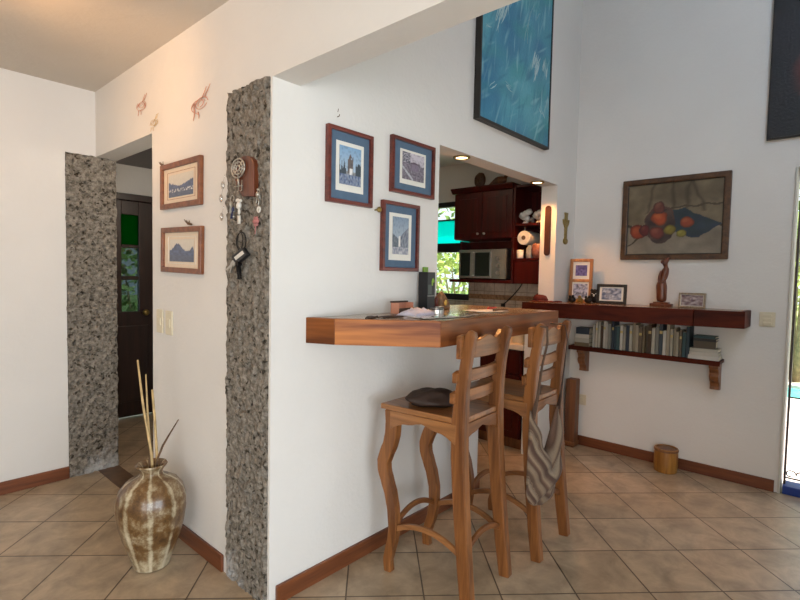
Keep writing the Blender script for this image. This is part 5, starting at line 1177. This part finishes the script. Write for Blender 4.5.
# ------------------------------------------------------------------ outside
struct(MB().box(X2+.14, 7.6, -6, 9, -.14, -.02), 'ground_patio', 'patio')
struct(MB().box(7.6, 8.5, -6, 9, -.16, -.05), 'ground_pool', 'pool')
struct(MB().box(8.5, 11.2, -6, 9, -.14, -.01), 'ground_gravel', 'gravel')
struct(MB().box(11.2, 40, -25, 30, -.2, -.03).box(-10, X2+.14, 5.0, 30, -.2, -.03).box(X2+.14, 11.2, 9, 30, -.2, -.03), 'ground_lawn', 'grass')
struct(MB().box(X2+.14, 5.0, -3.2, 2.2, 2.75, 2.85), 'added_porch_roof', 'hall_wood')  # unseen porch roof added to keep direct sun off the indoor floor
def shrub(loc, r, h, nl, mat, label, seed, ls=.09):
    rnd = random.Random(seed); t = thing('garden_shrub', label, 'shrub', loc, group='garden shrubs beyond the house')
    mb = MB()
    for q in range(nl):
        a = rnd.uniform(0, 2*pi); e = math.acos(rnd.uniform(-1, 1)); rr = rnd.uniform(.55, 1)**.5
        p = Vector((r*rr*math.sin(e)*math.cos(a), r*rr*math.sin(e)*math.sin(a), h*.52+h*.48*rr*math.cos(e)))
        d = Vector((rnd.uniform(-1, 1), rnd.uniform(-1, 1), rnd.uniform(-.7, .5))).normalized(); w = d.cross(Vector((rnd.uniform(-1, 1), rnd.uniform(-1, 1), rnd.uniform(-1, 1)))).normalized()
        l = ls*rnd.uniform(.7, 1.5)
        mb.add([p, p+d*l*.5+w*l*.25, p+d*l, p+d*l*.5-w*l*.25], [(0, 1, 2, 3)])
    mb.build('foliage', mat, t, fix=False)
    st_ = MB()
    for q in range(4): a = q*1.6; st_.tube([(.05*math.cos(a), .05*math.sin(a), -.02), (.3*r*math.cos(a), .3*r*math.sin(a), h*.45), (.5*r*math.cos(a), .5*r*math.sin(a), h*.8)], [.03, .02, .008], 6)
    st_.build('stems', 'trunk', t)
shrub((12.0, .1, 0), 1.2, 2.6, 1500, 'leaf2', 'yellow-green shrub beyond the pool seen through the garden door', 1, .13)
shrub((15.5, 2.9, 0), 2.2, 5.5, 2200, 'leaf1', 'tall green tree crown far beyond the pool', 2, .2)
shrub((15.0, -1.9, 0), 1.9, 5.2, 2000, 'leaf1', 'tall green tree crown at the right beyond the pool', 3, .2)
shrub((6.6, 4.5, 0), .9, 1.9, 1600, 'leaf2', 'pale green shrub low outside the kitchen window', 4, .11)
shrub((8.5, 6.2, 0), 1.4, 3.4, 1700, 'leaf1', 'taller green shrub behind the one outside the kitchen window', 5, .14)
shrub((3.0, 8.0, 0), 1.2, 1.8, 1500, 'leaf1', 'green shrub seen through the hall door glass', 6, .12)
for k, (x, y_) in enumerate(((8.9, .55), (9.8, -1.55))):
    t = thing('garden_palm', ('nearer' if k == 0 else 'farther')+' clump of slender palm stems beyond the pool', 'palm', (x, y_, 0), group='slender palms beyond the pool')
    st_ = MB(); fr = MB(); rnd = random.Random(k+20)
    for q in range(5):
        a = q*1.3; hx = rnd.uniform(1.4, 2.4); bx0, by0 = .12*math.cos(a), .12*math.sin(a); tx, ty = .3*math.cos(a), .3*math.sin(a)
        st_.tube([(bx0, by0, -.02), (bx0*1.4, by0*1.4, hx*.5), (tx, ty, hx)], [.05, .04, .03], 8)
        for f_ in range(6):
            b_ = f_*1.05+q; L_ = .6
            for i in range(9):
                u = i/8; p = Vector((tx+L_*u*math.cos(b_), ty+L_*u*math.sin(b_), hx+.35*u-.6*u*u)); side = Vector((-math.sin(b_), math.cos(b_), 0))
                for s_ in (1, -1): fr.add([p, p+side*s_*.12+Vector((.02, 0, -.05)), p+side*s_*.22*(1-u*.5)+Vector((.04*math.cos(b_), .04*math.sin(b_), -.12)), p+Vector((math.cos(b_), math.sin(b_), 0))*.03], [(0, 1, 2, 3)])
    st_.build('stems', 'trunk', t, smooth=True); fr.build('fronds', 'leaf2', t, fix=False)

# ------------------------------------------------------------------ light
w = bpy.data.worlds.new('sky'); S.world = w; w.use_nodes = True; nt = w.node_tree
bg = nt.nodes['Background']; tc = N(nt, 'ShaderNodeTexCoord'); sp = N(nt, 'ShaderNodeSeparateXYZ'); cr_ = N(nt, 'ShaderNodeValToRGB')
nt.links.new(tc.outputs['Generated'], sp.inputs[0]); nt.links.new(sp.outputs[2], cr_.inputs[0]); nt.links.new(cr_.outputs[0], bg.inputs[0])
cr_.color_ramp.elements[0].position = 0; cr_.color_ramp.elements[0].color = (.86, .92, 1, 1); cr_.color_ramp.elements[1].position = .8; cr_.color_ramp.elements[1].color = (.62, .78, 1, 1)
bg.inputs[1].default_value = 1.5
def area(name, loc, rot, sx, sy, e, col, portal=False):
    ld = bpy.data.lights.new(name, 'AREA'); ld.shape = 'RECTANGLE'; ld.size = sx; ld.size_y = sy; ld.energy = e; ld.color = col
    if portal: ld.cycles.is_portal = True
    o = bpy.data.objects.new(name, ld); COL.objects.link(o); o.location = loc; o.rotation_euler = rot; return o
# daylight entering at the window openings behind the camera, plus an added gable light
area('daylight_living_window', (-.7, -3.12, 1.0), (pi/2, 0, 0), 3.0, 1.5, 122, (.77, .89, 1))
area('daylight_side_window', (-3.12, -1.7, 1.3), (0, -pi/2, 0), 1.6, 2.3, 75, (1, .95, .92))
area('daylight_garden_door', (X2+.16, (DY0+DY1)/2, 1.05), (0, pi/2, 0), 1.9, 2.5, 5, (.9, .96, 1))
area('added_gable_light', (X1+.15, -.9, 3.72), (0, -pi/2-.25, 0), .5, 1.1, 36, (.60, .76, 1))  # invented high opening, added to give the upper right wall bluish light
# warm room lamp, out of the picture on the left
ld = bpy.data.lights.new('warm_room_lamp', 'POINT'); ld.energy = 8; ld.color = (1, .52, .22); ld.shadow_soft_size = .06
lo = bpy.data.objects.new('warm_room_lamp', ld); COL.objects.link(lo); lo.location = (.2, 2.4, 2.3)
ld = bpy.data.lights.new('warm_wall_spot', 'SPOT'); ld.energy = 14; ld.color = (1, .55, .24); ld.shadow_soft_size = .05; ld.spot_size = 1.5; ld.spot_blend = 1
lo = bpy.data.objects.new('warm_wall_spot', ld); COL.objects.link(lo); lo.location = (.2, 2.45, 2.25)
lo.rotation_euler = (Vector((1.12, 2.78, 2.3))-Vector((.2, 2.45, 2.25))).to_track_quat('-Z', 'Y').to_euler()
ld = bpy.data.lights.new('kitchen_point_light', 'POINT'); ld.energy = 1.5; ld.color = (1, .78, .55); ld.shadow_soft_size = .1  # weak warm point light high in the kitchen
lo = bpy.data.objects.new('kitchen_point_light', ld); COL.objects.link(lo); lo.location = (2.5, 2.8, 2.3)
ld = bpy.data.lights.new('hall_fill_light', 'POINT'); ld.energy = 10; ld.color = (1, .86, .7); ld.shadow_soft_size = .08  # unseen point light added to brighten the hall wall and floor
lo = bpy.data.objects.new('hall_fill_light', ld); COL.objects.link(lo); lo.location = (1.95, 3.2, 2.1)
sl_ = bpy.data.lights.new('sun', 'SUN'); sl_.energy = 14; sl_.angle = .01; sl_.color = (1, .95, .85)
so_ = bpy.data.objects.new('sun', sl_); COL.objects.link(so_)
so_.rotation_euler = Vector((-.25, .45, -1)).to_track_quat('-Z', 'Y').to_euler()

# ------------------------------------------------------------------ camera
yaw, pitch, roll, F = .7301, -.0493, .0201, 498.04
f = Vector((math.cos(yaw)*math.cos(pitch), math.sin(yaw)*math.cos(pitch), math.sin(pitch)))
r = Vector((math.sin(yaw), -math.cos(yaw), 0)); u = r.cross(f)
c, s = math.cos(roll), math.sin(roll); r2 = r*c+u*s; u2 = -r*s+u*c
cam = bpy.data.cameras.new('camera'); cam.sensor_width = 36; cam.lens = F/800*36; cam.clip_start = .05
co = bpy.data.objects.new('camera', cam); COL.objects.link(co)
mw_ = Matrix((( r2.x, u2.x, -f.x, 0), (r2.y, u2.y, -f.y, 0), (r2.z, u2.z, -f.z, 1.36), (0, 0, 0, 1)))
co.matrix_world = mw_
S.camera = co
S.view_settings.view_transform = 'Standard'; S.view_settings.look = 'None'; S.view_settings.exposure = 0.08; S.view_settings.gamma = 1.0; S.view_settings.use_curve_mapping = False
